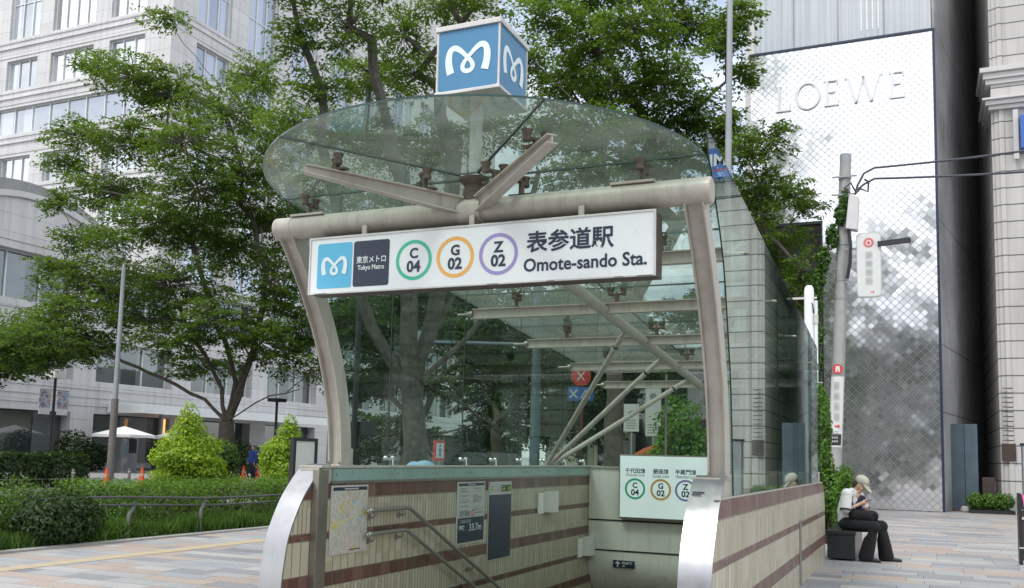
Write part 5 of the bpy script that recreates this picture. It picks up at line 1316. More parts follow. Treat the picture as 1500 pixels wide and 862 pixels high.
def softmarks(name, col, base, cx, cz, w, h, n):
    m, t = newmat(name); x,y,z,g = t.pos()
    u = t.m('DIVIDE', t.m('SUBTRACT', x, cx), w*.5); zq = t.m('FRACT', t.m('MULTIPLY', t.m('DIVIDE', t.m('SUBTRACT', z, cz-h/2), h), n))
    e = t.m('SUBTRACT', 1.0, t.m('POWER', t.m('ABSOLUTE', u), 3.0)); v = t.m('POWER', t.m('SINE', t.m('MULTIPLY', zq, PI)), .45)
    f = t.m('MULTIPLY', t.m('MULTIPLY', t.m('MAXIMUM', e, 0), v), t.m('ADD', .55, t.m('MULTIPLY', t.noise(9,2,g.outputs['Position']), .5)))
    t.out(t.bsdf(t.mix(t.m('MULTIPLY', f, .85), base, col), .45)); return m
MB().box(-1.235,-1.015,26.2735,26.2755,6.28,7.22).build('worn_lettering', softmarks('worn_sign_lettering', (.22,.23,.24), (.66,.68,.66), -1.125, 6.75, .22, .94, 4), ps)
MB().lathe([(.135,0),(.135,.003)], (-1.125,26.2755,7.45), (0,-1,0), 24).build('red_disc', mat('faded_red_print', (.60,.18,.18), .45), ps)
MB().lathe([(.07,0),(.07,.0015)], (-1.125,26.2724,7.45), (0,-1,0), 20).build('disc_ring', M['signpaper'], ps); MB().lathe([(.04,0),(.04,.0015)], (-1.125,26.2708,7.45), (0,-1,0), 20).build('disc_centre', M['red'], ps)
MB().prism([(-1.10,26.2755,6.12),(-1.03,26.2755,6.12),(-1.03,26.2755,6.155),(-.985,26.2755,6.10),(-1.03,26.2755,6.045),(-1.03,26.2755,6.08),(-1.10,26.2755,6.08)], (0,-.002,0)).build('red_arrow', mat('faded_pink_print', (.62,.25,.26), .45), ps)
MB().box(-1.72,-1.436,26.32,26.35,7.30,7.34).box(-1.75,-1.436,26.32,26.35,6.40,6.44).build('sign_arm', M['steelgrey'], ps)
ab = MB().obox((-.49,26.25,7.42), (.82,.10,.13), Matrix.Rotation(R(-4), 3, 'Y')).build('sign_lamp', M['seam']); tag(ab, 'short black lamp bar sticking out right of the rounded white sign', 'lamp bar')
M['inkgrey2'] = mat('grey_print', (.42,.42,.42), .5)
pa = thing('pole_advert', 'narrow white advert strip with a red arrow on the utility pole', 'advert', (-1.98,26.3,1.9))
mb = MB(); n = 8
def cyl_patch(z0, z1, a0, a1, r, mb, k=8):
    vs = []
    for z in (z0, z1):
        for i in range(k+1):
            a = R(a0+(a1-a0)*i/k); vs.append((upx(z)+r*math.cos(a), 26.5+r*math.sin(a), z))
    return mb.add(vs, [(i,i+1,k+1+i+1,k+1+i) for i in range(k)], 0, True)
cyl_patch(1.95,3.85,-150,-30,.190,MB()).build('advert_sheet', M['signpaper'], pa)
cyl_patch(2.62,3.72,-118,-62,.1925,MB()).build('worn_lettering', softmarks('worn_pole_lettering', (.20,.20,.22), (.66,.68,.66), upx(3.2), 3.17, .19, 1.1, 4), pa)
cyl_patch(2.0,2.30,-140,-40,.1925,MB()).build('black_field', M['black'], pa)
text('□□□', (upx(2.2),26.5-.194,2.19), 1, M['signpaper'], pa, height=.06, width=.18) if False else None
MB().prism([(upx(2.5)-.03,26.3055,2.53),(upx(2.5)+.06,26.3055,2.53),(upx(2.5)+.06,26.3055,2.57),(upx(2.5)+.12,26.3055,2.51),(upx(2.5)+.06,26.3055,2.45),(upx(2.5)+.06,26.3055,2.49),(upx(2.5)-.03,26.3055,2.49)], (0,-.002,0)).build('red_arrow', M['red'], pa)
tn_ = MB()
for k in range(3): tn_.box(upx(2.4)-.10,upx(2.4)+.08,26.3048,26.3056,2.38-.05*k-.012,2.38-.05*k)
tn_.build('small_print', M['inkgrey'], pa); tn_ = MB()
for k in range(2):
    for q in range(3): tn_.box(upx(2.1)-.075+.055*q,upx(2.1)-.04+.055*q,26.302,26.304,2.21-.10*k-.03,2.21-.10*k+.025)
tn_.build('white_print', M['inkgrey2'], pa)
sk = thing('pole_sticker', 'round red sticker on the utility pole above the advert strip', 'sticker', (upx(4.05),26.32,3.95))
MB().lathe([(.135,0),(.135,.003)], (upx(4.05),26.318,4.05), (0,-1,0), 20).build('red_disc', M['red'], sk); MB().prism([(upx(4.05)-.06,26.3145,3.97),(upx(4.05)-.02,26.3145,3.97),(upx(4.05),26.3145,4.05),(upx(4.05)+.02,26.3145,3.97),(upx(4.05)+.06,26.3145,3.97),(upx(4.05)+.05,26.3145,4.13),(upx(4.05)-.05,26.3145,4.13)], (0,-.001,0)).build('white_mark', M['signpaper'], sk)
# ivy climbing to the pole
iv = [(-1.70,26.35,8.72,.16,.30),(-1.84,26.3,8.3,.20,.32),(-2.05,26.3,7.7,.22,.38),(-2.28,26.25,7.06,.24,.40),(-2.48,26.2,6.4,.28,.42),(-2.56,26.2,5.75,.30,.42),(-2.50,26.2,5.0,.26,.45),(-2.48,26.25,4.25,.20,.42),(-2.50,26.3,3.6,.18,.42),(-2.52,26.35,2.9,.18,.45),(-2.55,26.4,2.1,.2,.5),(-2.55,26.4,1.3,.2,.5),(-2.55,26.4,.6,.22,.5)]
shrub('climbing_ivy', 'green ivy climbing the stay of the utility pole', (-2.4,26.6,0), [(x+2.4,y-26.6,z,r*.8,r*.8,h) for x,y,z,r,h in iv], .12, LF['ivy'], M['stem'], 5200, cat='climbing plant', nst=0)
MB().tube([(-2.5,26.4,0),(-2.52,26.4,3),(-2.5,26.35,5),(-2.55,26.35,5.9),(-2.3,26.4,7.1),(-1.85,26.42,8.4)], .022, 6).build('vine_stem', M['stem'], [o for o in bpy.data.objects if o.name.startswith('climbing_ivy')][0])
# white pole behind the glass
wp = thing('white_pole', 'white round topped pole with a thin pipe behind the glass canopy end', 'pole', (-1.96,19,0))
MB().lathe([(.095,0),(.095,4.88),(.085,4.96),(.055,5.01),(.001,5.02)], (-1.93,19,0), (0,0,1), 18).build('mast', M['white'], wp)
MB().tube([(-1.80,18.98,2.60),(-1.80,18.98,4.70)], .035, 10).build('thin_pipe', M['white'], wp)
MB().box(-2.35,-1.78,18.96,19.0,4.74,4.78).box(-1.84,-1.76,18.93,19.03,4.25,4.42).box(-1.9,-1.78,18.97,19.0,4.20,4.23).build('bracket', M['signtrim'], wp)
MB().tube([(-1.95,18.93,4.76),(-1.86,18.93,4.62),(-1.84,18.94,4.45)], .012, 6).build('wire', M['seam'], wp)
gl_ = thing('tall_lamp_post', 'tall slim grey lamp post rising behind the canopy in front of the trees', 'lamp post', (-4.46,24,0))
MB().tube([(-4.46,24,0),(-4.46,24,8),(-4.38,24,16)], [.11,.09,.07], 14).build('pole', M['steelgrey'], gl_); MB().tube([(-4.38,24,15.9),(-4.9,24,16.2),(-5.6,24,16.25)], .04, 8).build('arm', M['steelgrey'], gl_); MB().box(-6.1,-5.55,23.85,24.15,16.2,16.3).build('lamp_head', M['steelgrey'], gl_, .02)
# ------------------------------------------------------------------ street furniture across the plaza
LX, LY2 = -28.45, 26.75
lp = thing('street_lamp', 'tall silver street lamp with a brown lower sleeve behind the nearest orange cone', 'street lamp', (LX,LY2,0))
MB().tube([(LX,LY2,0),(LX,LY2,3.35)], [.145,.13], 16).build('sleeve', M['polebrown'], lp); MB().tube([(LX,LY2,3.35),(LX,LY2,8.55)], [.10,.075], 14).build('pole', M['steelgrey'], lp)
MB().tube([(LX,LY2,8.66),(LX,LY2+.8,8.76),(LX,LY2+1.9,8.8)], .035, 8).tube([(LX,LY2,8.5),(LX,LY2,8.7)], .05, 8).build('arm', M['signtrim'], lp); MB().box(LX-.1,LX+.1,LY2+1.2,LY2+2.1,8.76,8.86).build('lamp_head', M['signtrim'], lp, .02)
MB().lathe([(.01,.16),(.03,.10),(.06,.0)], (LX+.12,LY2+.25,8.45), (0,0,1), 10).box(LX+.02,LX+.14,LY2+.23,LY2+.27,8.60,8.62).build('speaker_horn', M['signtrim'], lp)
bl = thing('banner_lamp', 'dark post with a square lantern and two picture banners', 'lamp post', (-40,33.9,0))
MB().tube([(-40,33.72,0),(-40,33.72,4.9)], .07, 12).build('pole', M['black'], bl); MB().box(-40.35,-39.65,33.37,34.07,4.88,5.32).build('lantern', M['lampbox'], bl, .02)
def banner(seed):
    m, t = newmat('picture_banner_print'); x,y,z,g = t.pos(); n = t.noise(3.1,3,t.xyz(t.m('ADD',x,seed),y,z)); 
    c = t.ramp(n, [(.3,(.08,.10,.22)),(.42,(.45,.30,.25)),(.5,(.55,.55,.58)),(.6,(.12,.22,.40)),(.7,(.50,.12,.10))]); w = t.m('LESS_THAN', z, 3.35)
    t.out(t.bsdf(t.mix(w, c, (.7,.7,.72)), .7)); return m
for a, b, s in ((32.86,33.50,1),(33.92,34.58,9)): MB().box(-40.015,-39.985,a,b,3.04,4.24).build('banner', banner(s), bl)
MB().box(-40.02,-39.98,32.86,34.58,4.26,4.29).box(-40.02,-39.98,32.86,34.58,2.98,3.01).build('banner_arm', M['black'], bl)
bp_ = thing('dark_lamp_post', 'slim black lamp post with a flat head behind the right golden shrub', 'lamp post', (-26,33.5,0))
MB().tube([(-26,33.5,0),(-26,33.5,3.65)], .06, 10).build('pole', M['black'], bp_); MB().box(-26.3,-25.7,33.2,33.8,3.65,3.80).build('lamp_head', M['black'], bp_, .01)
ks = thing('ticket_kiosk', 'grey parking kiosk showing a white P beside the street lamp', 'kiosk', (-43.4,42,0))
MB().box(-43.9,-43.3,41.35,42.7,.0,2.15).build('cabinet', M['steelgrey'], ks, .01); MB().box(-43.295,-43.29,42.0,42.6,1.15,2.0).build('dark_screen', M['dark'], ks)
text('P', (-43.285,41.68,1.80), 1, M['signwhite'], ks, height=.36, face=PLUSX, bold=.02); MB().box(-43.298,-43.288,41.5,41.9,.55,.85).build('notice', M['notice'], ks); MB().box(-43.29,-43.283,41.55,41.85,1.25,1.35).build('green_lamp', M['green'], ks)
cone0 = thing('traffic_cone', 'nearest orange traffic cone at the end of the dark hedge boxes', 'traffic cone', (-28.05,26.2,0), 'orange traffic cones across the road')
MB().box(-.19,.19,-.19,.19,0,.035).build('base', M['cone'], cone0, .008).location = (0,0,0)
cone0.children[0].data.transform(Matrix.Translation(Vector(cone0.location))); 
MB().lathe([(.155,.0355),(.15,.05),(.035,.68),(.028,.70)], (-28.05,26.2,0), (0,0,1), 18).build('cone_body', M['cone'], cone0)
MB().lathe([(.098,.345),(.100,.345),(.079,.46),(.078,.46)], (-28.05,26.2,0), (0,0,1), 18).build('stripe', mat('cone_stripe', (.72,.30,.22), .5), cone0)
for (x, y, lb) in ((-28.8,28.7,'lone orange cone between the street lamp and the left golden shrub'),(-30.38,35.55,'leftmost cone of the row between the golden shrubs'),(-30.9,36.75,'second cone of the row between the golden shrubs'),(-31.4,38.05,'third cone of the row between the golden shrubs'),(-31.2,38.9,'rightmost cone of the row, beside the right golden shrub')):
    copy_tree(cone0, (x,y,0), 0, lb)
b0 = thing('bollard', 'short dark bollard left of the nearest cone', 'bollard', (-27.95,24.6,0), 'bollards along the far kerb')
MB().lathe([(.06,0),(.06,.62),(.045,.66),(.01,.68)], (-27.95,24.6,0), (0,0,1), 12).build('shaft', M['polebrown'], b0); MB().lathe([(.062,.52),(.064,.52),(.064,.56),(.062,.56)], (-27.95,24.6,0), (0,0,1), 12).build('ring', M['signtrim'], b0)
copy_tree(b0, (-28.5,27.75,0), 0, 'short dark bollard between the two left cones')
def parasol(x, y, label):
    o = thing('cafe_parasol', label, 'parasol', (x,y,0), 'white parasols of the cafe')
    MB().tube([(x,y,0),(x,y,2.75)], .03, 8).build('pole', M['steelgrey'], o); n = 8
    top = (x,y,2.72); rim = [(x+1.75*math.cos(2*PI*k/n+.2), y+1.75*math.sin(2*PI*k/n+.2), 2.22) for k in range(n)]; low = [(p[0],p[1],2.06) for p in rim]
    mb = MB().add([top]+rim+low, [(0,1+k,1+(k+1)%n) for k in range(n)]+[(1+k,1+n+k,1+n+(k+1)%n,1+(k+1)%n) for k in range(n)]); c = mb.build('canopy', M['canvas'], o)
    s_ = c.modifiers.new('s','SOLIDIFY'); s_.thickness = .015
    MB().lathe([(.25,0),(.25,.06),(.05,.08)], (x,y,0), (0,0,1), 14).build('base', M['concrete'], o)
parasol(-42.6,40.9,'white cafe parasol right beside the street lamp'); parasol(-42.9,45.9,'white cafe parasol half hidden behind the left golden shrub')
ur = thing('urn_planter', 'wide dark bowl planter with a palm like plant by the cafe', 'planter', (-42,43.2,0))
MB().lathe([(.30,0),(.18,.25),(.55,.62),(.60,.68),(.5,.66),(.1,.6)], (-42,43.2,0), (0,0,1), 18).build('bowl', M['polebrown'], ur)
shrub('bowl_plant', 'leafy green plant growing in the wide bowl planter', (-42,43.2,.6), [(0,0,.45,.75,.75,.5),(.2,.1,1.0,.5,.5,.5)], .25, LF['dkhedge'], M['stem'], 900, cat='plant')
shrub('courtyard_shrub', 'dark shrub against the pale pier left of the street lamp', (-45,39.6,0), [(0,0,1.2,1.1,1.1,1.2),(.3,1.0,.9,.9,.9,.9)], .22, LF['dkhedge'], M['stem'], 2400)
shrub('courtyard_shrub', 'dark shrub under the white cafe canopy', (-44.5,52,0), [(0,0,1.3,1.2,1.6,1.3),(.2,2.2,1.0,1.0,1.2,1.0)], .22, LF['dkhedge'], M['stem'], 2400)
# hedge boxes along the far kerb
def hedge(name, label, x0, x1, y0, y1, z0, z1, LM, leaf, n, group=None, cat='hedge', core=True):
    rng = np.random.default_rng(sum(map(ord,label))); o = thing(name, label, cat, ((x0+x1)/2,(y0+y1)/2,0), group)
    p = rng.uniform(0,1,(n,3)); ax = rng.integers(0,5,n); d = 1-rng.uniform(0,1,n)**2*.14
    lump = .05*np.sin(p[:,1]*(y1-y0)*3.1)+.04*np.sin(p[:,1]*(y1-y0)*7.7+p[:,0]*4)
    q = p.copy(); nn = np.zeros((n,3))
    for a,(k,s) in enumerate(((2,1),(0,1),(0,0),(1,0),(1,1))):
        m_ = ax == a if a else (ax == 0)
        q[m_,k] = d[m_] if s else 1-d[m_]; nn[m_,k] = 1 if s else -1
    P = np.stack([x0+(x1-x0)*q[:,0], y0+(y1-y0)*q[:,1], z0+(z1-z0)*q[:,2]+lump*(q[:,2] > .6)],1) + rng.normal(0,.03,(n,3))
    if core:
        mb = MB()
        for k in range(max(3,int((y1-y0)*2.5))):
            y = y0+(y1-y0)*(k+.5)/max(3,int((y1-y0)*2.5))
            for _ in range(4): mb.tube([((x0+x1)/2+rng.uniform(-.1,.1)*(x1-x0),y,0),((x0+x1)/2+rng.uniform(-.3,.3)*(x1-x0),y+rng.uniform(-.15,.15),(z0+z1)*.5),((x0+x1)/2+rng.uniform(-.45,.45)*(x1-x0),y+rng.uniform(-.3,.3),z1*.93)],[.03,.02,.008],4)
        mb.build('stems', M['stem'], o)
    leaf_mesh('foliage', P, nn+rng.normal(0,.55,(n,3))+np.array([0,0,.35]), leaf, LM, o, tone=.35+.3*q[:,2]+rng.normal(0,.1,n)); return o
for k, lb in enumerate(('leftmost clipped dark hedge box along the far kerb','middle clipped dark hedge box along the far kerb','clipped dark hedge box nearest the first orange cone')):
    y0 = 20.7+1.85*k; o = hedge('hedge_box', lb, -29.3,-28.3,y0-.6,y0+1.2,.05,1.17,LF['dkhedge'],.16,2600,'dark hedge boxes along the far kerb')
    MB().box(-28.25,-28.22,y0-.6,y0+1.15,.30,.325).box(-28.25,-28.22,y0-.55,y0-.525,.01,.2999).box(-28.25,-28.22,y0+1.0,y0+1.025,.01,.2999).build('guard_rail', M['steelpost'], o)
hedge('hedge_box', 'long clipped dark hedge behind the row of cones', -34,-33,36,44,.05,1.0,LF['dkhedge'],.2,2600,'dark hedge boxes along the far kerb')
# near planting
hedge('low_hedge', 'bushy green hedge behind the bent rail beside the plaza', -14.2,-12.35,12.1,19.5,0,.84,LF['hedge2'],.06,30000)
shrub('round_shrub', 'dense dark shrub at the pavement edge left of the bent rail', (-12.0,10.4,0), [(0,0,.38,.48,.62,.44),(-.1,.35,.35,.4,.4,.40),(0,-.45,.32,.4,.4,.36)], .07, LF['dkhedge'], M['stem'], 7000)
shrub('feathery_shrub', 'yellow green feathery shrub at the left edge of the picture', (-12.3,8.9,0), [(0,0,.35,.5,.6,.42),(-.3,.7,.42,.5,.6,.45),(-.5,-.6,.45,.5,.5,.45)], .085, LF['hedge'], M['stem'], 5200, W=.4)
shrub('feathery_shrub', 'green shrub behind the dark round shrub by the road', (-14.0,11.2,0), [(0,0,.45,.6,.7,.5),(.1,1.0,.40,.5,.6,.45),(-.2,-1.1,.45,.6,.6,.5)], .09, LF['hedge'], M['stem'], 5200, W=.5)
rng = np.random.default_rng(2); n = 26000
gy = rng.uniform(7.5,17.5,n); gx = -11.78-np.abs(rng.normal(0,.38,n)); ht = rng.uniform(.08,.40,n)*(.6+.6*np.sin(gy*2.3)**2)
gp = np.stack([gx,gy,ht*.5],1); nr = np.stack([rng.normal(0,1,n),rng.normal(0,1,n),rng.normal(0,.15,n)],1)
go = leaf_mesh('grass', gp, nr, .30, LF['grass'], None, W=.07, dirs=np.stack([rng.normal(0,.5,n),rng.normal(0,.5,n),np.ones(n)*1.6],1)); tag(go, 'long green grass along the edge of the paved plaza', 'grass', None, 'stuff')
def golden(name, label, x, y, h, r):
    parts = []; rnd = random.Random(int(h*100))
    for k in range(9):
        f = k/8; rr = r*((.74+.26*min(1,f/.3)) if f < .3 else 1-.66*((f-.3)/.7)**1.9); 
        for j in range(3 if f < .75 else 1):
            a = rnd.uniform(0,6.28); d = rr*(.32 if f < .75 else .05); parts.append((d*math.cos(a), d*math.sin(a), .25+f*(h-.45), rr*.80, rr*.80, h*.12))
    return shrub(name, label, (x,y,0), parts, .085, LF['gold'], M['stem'], 24000, up=.6, tone=.55, cat='conifer', group='golden conifers beyond the hedge', shell=.4)
golden('golden_conifer', 'larger golden green conifer left of the row of cones', -16.6,18.0,2.55,.86); golden('golden_conifer', 'smaller golden green conifer behind the white board', -16.4,21.75,2.45,.78)
shrub('dark_conifer', 'darker green shrub leaning on the right side of the larger golden conifer', (-17.0,19.5,0), [(0,0,.8,.55,.6,.75),(.1,.1,1.3,.4,.45,.45)], .10, LF['hedge'], M['stem'], 3500)
# bent tube rail
M['railpost'] = mat('rail_post_paint', (.085,.085,.08), .5, 0, .15)
rl = thing('tube_rail', 'low rail of two dark tubes on bent posts between the plaza and the hedge', 'railing', (-11.9,13,0))
def railz(y): return .70-.012*(y-10)**1.0
for dz, r in ((0,.020),(-.13,.020)): MB().tube([(-12.02,10.0+.4*i,.69+dz-.018*i*.4+.02*math.sin(i*.5)) for i in range(19)], r, 10).build('rail_tube', M['railpost'], rl)
for y in (11.55,13.22,15.5,17.1): MB().tube([(-11.82,y,0),(-11.82,y,.28),(-11.86,y+.05,.40),(-11.96,y+.22,.47),(-12.02,y+.30,.52),(-12.02,y+.32,.60)], .035, 10).build('bent_post', M['railpost'], rl)
rl2 = thing('tube_rail', 'end of a dark bent rail at the left edge of the picture', 'railing', (-11.7,8.6,0))
MB().tube([(-11.7,8.90,0),(-11.7,8.90,.30),(-11.73,8.93,.42),(-11.8,8.98,.48),(-11.82,8.6,.50),(-11.82,6.5,.52)], .04, 10).build('bent_post', M['railpost'], rl2); MB().tube([(-11.82,5.0,.66),(-11.82,8.9,.66)], .026, 10).build('rail_tube', M['polebrown'], rl2)
wb = thing('sign_board', 'blank white notice board in a black frame left of the entrance', 'notice board', (-8.5,11.65,0))
MB().box(-8.54,-8.47,11.36,11.42,0,1.70).box(-8.54,-8.47,11.90,11.96,0,1.70).box(-8.54,-8.47,11.4201,11.8999,1.655,1.70).box(-8.54,-8.47,11.4201,11.8999,.30,.35).build('frame', M['black'], wb)
MB().box(-8.52,-8.485,11.4202,11.8998,.3502,1.6548).build('board', M['signpaper'], wb); MB().box(-8.75,-8.25,11.35,11.43,.0,.03).box(-8.75,-8.25,11.89,11.97,.0,.03).build('foot', M['black'], wb)
# things seen through the glass
gy_ = thing('traffic_gantry', 'blue grey steel pole with a long side arm seen through the glass wall', 'gantry pole', (-12.5,30.7,0))
MB().tube([(-12.5,30.7,0),(-12.5,30.7,9)], [.19,.15], 16).build('pole', M['bluegrey'], gy_); MB().tube([(-12.5,30.7,5.5),(-17.5,30.7,5.75)], .085, 12).build('arm', M['bluegrey'], gy_); MB().box(-18.4,-17.0,30.62,30.69,5.2,6.2).build('sign_back', M['steelgrey'], gy_)
sp_ = thing('signal_post', 'thin dark signal post with small boxes behind the left column', 'signal post', (-14,21.4,0))
MB().tube([(-14,21.4,0),(-14,21.4,5.9)], .075, 12).build('pole', M['black'], sp_); MB().box(-14.2,-13.75,21.5,22.1,1.95,2.35).build('signal_box', M['black'], sp_, .02); MB().box(-14.1,-13.9,21.15,21.25,1.1,1.6).build('push_button_box', M['lampbox'], sp_, .01)
rs_ = thing('road_sign', 'red round sign above a blue sign on a red brown post through the glass', 'road sign', (-12,34.2,0))
MB().tube([(-12,34.2,0),(-12,34.2,5.15)], .07, 12).build('post', mat('red_brown_post', (.16,.045,.035), .5), rs_)
MB().lathe([(.39,0),(.39,.03)], (-12,34.10,4.68), (.35,-1,0), 28).build('red_disc', M['red'], rs_)
F2 = (Vector((1,.35,0)).normalized(), Vector((0,0,1)), Vector((.35,-1,0)).normalized()); o2 = Vector((-12,34.10,4.68))+F2[2]*.032
mk_ = MB()
for s in (-1,1):
    a = o2+F2[0]*(-.14)+F2[1]*(.18*s); b = o2+F2[0]*.14+F2[1]*(-.18*s); w = F2[1]*.04; q = F2[2]*(.001+.001*s)
    mk_.add([a-w+q,b-w+q,b+w+q,a+w+q], [(0,1,2,3)])
mk_.build('white_mark', M['signpaper'], rs_)
c2 = Vector((-12,34.10,3.98)); bp2 = [c2+F2[0]*x+F2[1]*z for x, z in ((-.50,-.27),(.50,-.27),(.50,.27),(-.50,.27))]; MB().prism(bp2, F2[2]*.03).build('blue_panel', M['signblue'], rs_)
c3 = c2+F2[2]*.032; xm = MB()
for s in (-1,1):
    a = c3+F2[0]*(-.42)+F2[1]*(.16*s); b = c3+F2[0]*(-.14)+F2[1]*(-.16*s); w = F2[0]*.04; q = F2[2]*(.001*s); xm.add([a-w+q,b-w+q,b+w+q,a+w+q], [(0,1,2,3)])
T3 = [(-.02,-.17),(.40,-.17),(.19,.19)]; T4 = [(.06,-.12),(.32,-.12),(.19,.10)]
xm.add([c3+F2[0]*x+F2[1]*z for x,z in T3+T4], [(0,1,4,3),(1,2,5,4),(2,0,3,5)]); xm.build('white_mark', M['signpaper'], rs_)
nb_ = thing('crossing_notice', 'small red framed notice with a blue figure near the mottled trunk', 'notice', (-10,18.8,0))
MB().tube([(-10,18.8,0),(-10,18.8,1.4)], .025, 8).build('post', M['steelgrey'], nb_); MB().box(-10.02,-9.98,18.56,19.04,1.36,1.82).build('red_frame', M['red'], nb_); MB().box(-9.979,-9.975,18.62,18.98,1.42,1.76).build('white_panel', M['signpaper'], nb_)
MB().lathe([(.04,0),(.04,.002)], (-9.974,18.8,1.70), (1,0,0), 12).prism([(-9.974,18.73,1.45),(-9.974,18.77,1.45),(-9.974,18.80,1.53),(-9.974,18.83,1.45),(-9.974,18.87,1.45),(-9.974,18.83,1.57),(-9.974,18.88,1.64),(-9.974,18.72,1.64),(-9.974,18.77,1.57)], (.002,0,0)).build('blue_figure', M['signblue'], nb_)
for x0, z0, z1, lb in ((-9.32,2.45,3.4,'small white poster board with grey print behind the entrance'),(-8.55,2.3,4.0,'taller white poster board with a dark mark behind the entrance')):
    o = thing('poster_board', lb, 'poster', (x0+.25,31,0)); MB().tube([(x0+.27,31.06,0),(x0+.27,31.06,z1)], .03, 8).build('post', M['steelgrey'], o); MB().box(x0,x0+.54,31,31.03,z0,z1).build('board', M['notice'], o)
    q = MB()
    for k in range(4): q.box(x0+.08,x0+.45,30.996,30.9995,z0+.10+.09*k,z0+.13+.09*k)
    q.lathe([(.12,0),(.12,.003)], (x0+.27,30.9995,z1-.35), (0,-1,0), 16); q.build('print', M['inkgrey'], o)
oa = thing('orange_parasol', 'orange parasol half hidden behind the bush at the back of the entrance', 'parasol', (-7.9,30,0))
MB().tube([(-7.9,30,0),(-7.9,30,2.2)], .03, 8).build('pole', M['steelgrey'], oa); mb = MB().lathe([(.75,1.62),(.76,1.68),(.4,1.88),(.02,2.0)], (-7.9,30,0), (0,0,1), 8, 0, False); mb.build('canopy', M['orangecloth'], oa)
shrub('garden_bush', 'bright leafy bush right behind the glass end of the entrance', (-4.5,19.0,0), [(0,0,2.1,.52,.6,.75),(-.3,.1,1.3,.5,.5,.8),(.35,0,1.4,.5,.5,.8),(0,0,.7,.6,.5,.6)], .10, LF['bush'], M['stem'], 7000)
shrub('garden_bush', 'tall green bush behind the bench and the glass end', (-1.62,18.7,0), [(-.06,0,2.35,.17,.3,.65),(-.08,0,1.6,.22,.35,.6),(.10,0,.9,.40,.4,.55),(.3,-.1,1.15,.2,.2,.28)], .075, LF['bush'], M['stem'], 6500)
shrub('spiky_plant', 'spiky light green plant in front of the tall bush by the bench', (-1.25,17.85,.46), [(0,0,.38,.22,.22,.42),(.05,0,.75,.14,.14,.30)], .14, LF['bush'], M['stem'], 1100, W=.16, up=1.2)
# low buildings behind
db = thing('shop_building', 'dark fronted low shop building glimpsed beyond the entrance', 'shop building', (-15,62,0))
MB().box(-24,-6.5,61,72,0,9).build('wall', M['darkcon'], db)
for k in range(5): f_ = MB().box(-23.4+3.4*k,-20.4+3.4*k,60.9,60.999,.3,3.6).build('shopfront', M['shopglass'], db); MB().box(-23.4+3.4*k,-20.4+3.4*k,60.8,60.899,3.65,4.2).build('fascia', M['brownbox'], db)
for k in range(5): MB().box(-23+3.4*k,-20.8+3.4*k,60.93,60.999,5.2,7.4).build('window', M['shopglass'], db)
cb_ = thing('cream_house', 'small cream building with dark windows glimpsed beyond the struts', 'house', (-18.7,57,0))
MB().box(-20.5,-17.2,56,60,0,4.6).build('wall', M['cream'], cb_); MB().box(-20.7,-17.0,55.8,60.2,4.6,4.75).build('roof', M['granitegrey'], cb_)
for x in (-19.9,-18.5): w_ = MB().box(x,x+.7,55.96,55.999,1.0,2.3).build('window', M['shopglass'], cb_); MB().box(x-.06,x+.76,55.92,55.999,.92,.998).build('sill', M['granite'], w_)
# what the quilted metal and the windows mirror: the far side of the crossing
ob = thing('corner_building', 'grey office block across the crossing, seen only mirrored in the quilted metal', 'office building', (0,-115,0))
facade(ob, lambda u, d, z: (u, -110+d, z), [(-58+9*k, -52+9*k) for k in range(13)], [(5+6*k,9+6*k) for k in range(5)], (-60,62), (0,36), M['granitegrey'], mull=1.4, glassm='shopglass')
MB().box(-59.9,61.9,-130,-110.5,.01,35.9).build('core', M['dark'], ob)
# ------------------------------------------------------------------ trees
BIG = [(-32.16,30.04,18.06,2.23,1.13),(-31.11,31.28,17.58,2.12,1.36),(-34.32,30.23,18.94,1.37,0.76),(-35.87,30.51,15.96,1.87,0.87),(-32.68,30.58,15.28,2.42,0.97),(-36.1,30.28,14.43,1.4,0.78),(-27.26,28.3,14.05,2.17,1.22),(-27.62,31.0,16.22,2.03,1.6),(-28.37,33.8,18.82,1.56,1.56),(-35.01,28.97,12.2,1.04,0.66),(-33.75,31.17,13.31,2.63,0.99),(-27.01,28.96,12.21,2.34,1.37),(-30.1,29.94,11.26,2.47,1.16),(-25.78,30.37,13.23,1.68,1.68),(-34.0,28.72,9.15,1.47,1.03),(-32.32,29.65,8.47,2.51,1.33),(-31.72,26.24,5.63,2.03,1.08),(-33.75,26.69,5.03,1.4,0.78),(-28.56,29.37,8.37,2.68,1.41),(-28.76,33.46,10.89,2.48,1.86),(-26.63,33.4,11.67,1.37,1.82),(-25.89,29.76,6.74,2.21,1.25),(-26.18,33.8,8.59,1.37,1.83),(-27.8,28.78,5.83,1.66,0.83),(-25.25,33.04,5.69,1.34,1.34),(-28.77,28.28,19.55,1.1,0.39),(-29.68,27.06,9.82,1.35,0.67),(-29.57,32.81,5.13,1.85,0.62),(-25.67,31.92,13.68,1.31,1.31),(-25.11,31.77,8.78,1.44,1.58),(-24.96,30.81,6.0,1.69,1.27),(-25.22,33.88,7.01,1.51,1.51),(-31.86,27.21,7.16,1.94,0.97),(-34.56,28.2,6.54,1.75,0.88),(-33.65,30.33,6.03,1.82,0.91),(-33.82,26.68,5.74,1.26,0.78),(-30.56,30.18,6.98,2.05,0.88),(-29.06,31.11,11.16,2.07,1.18),(-24.47,30.6,14.93,1.11,1.25),(-24.25,32.18,12.09,1.15,1.15),(-34.14,29.26,10.65,1.34,0.66),(-23.06,33.02,5.05,1.16,1.16),(-27.34,32.33,12.41,1.64,1.34)]
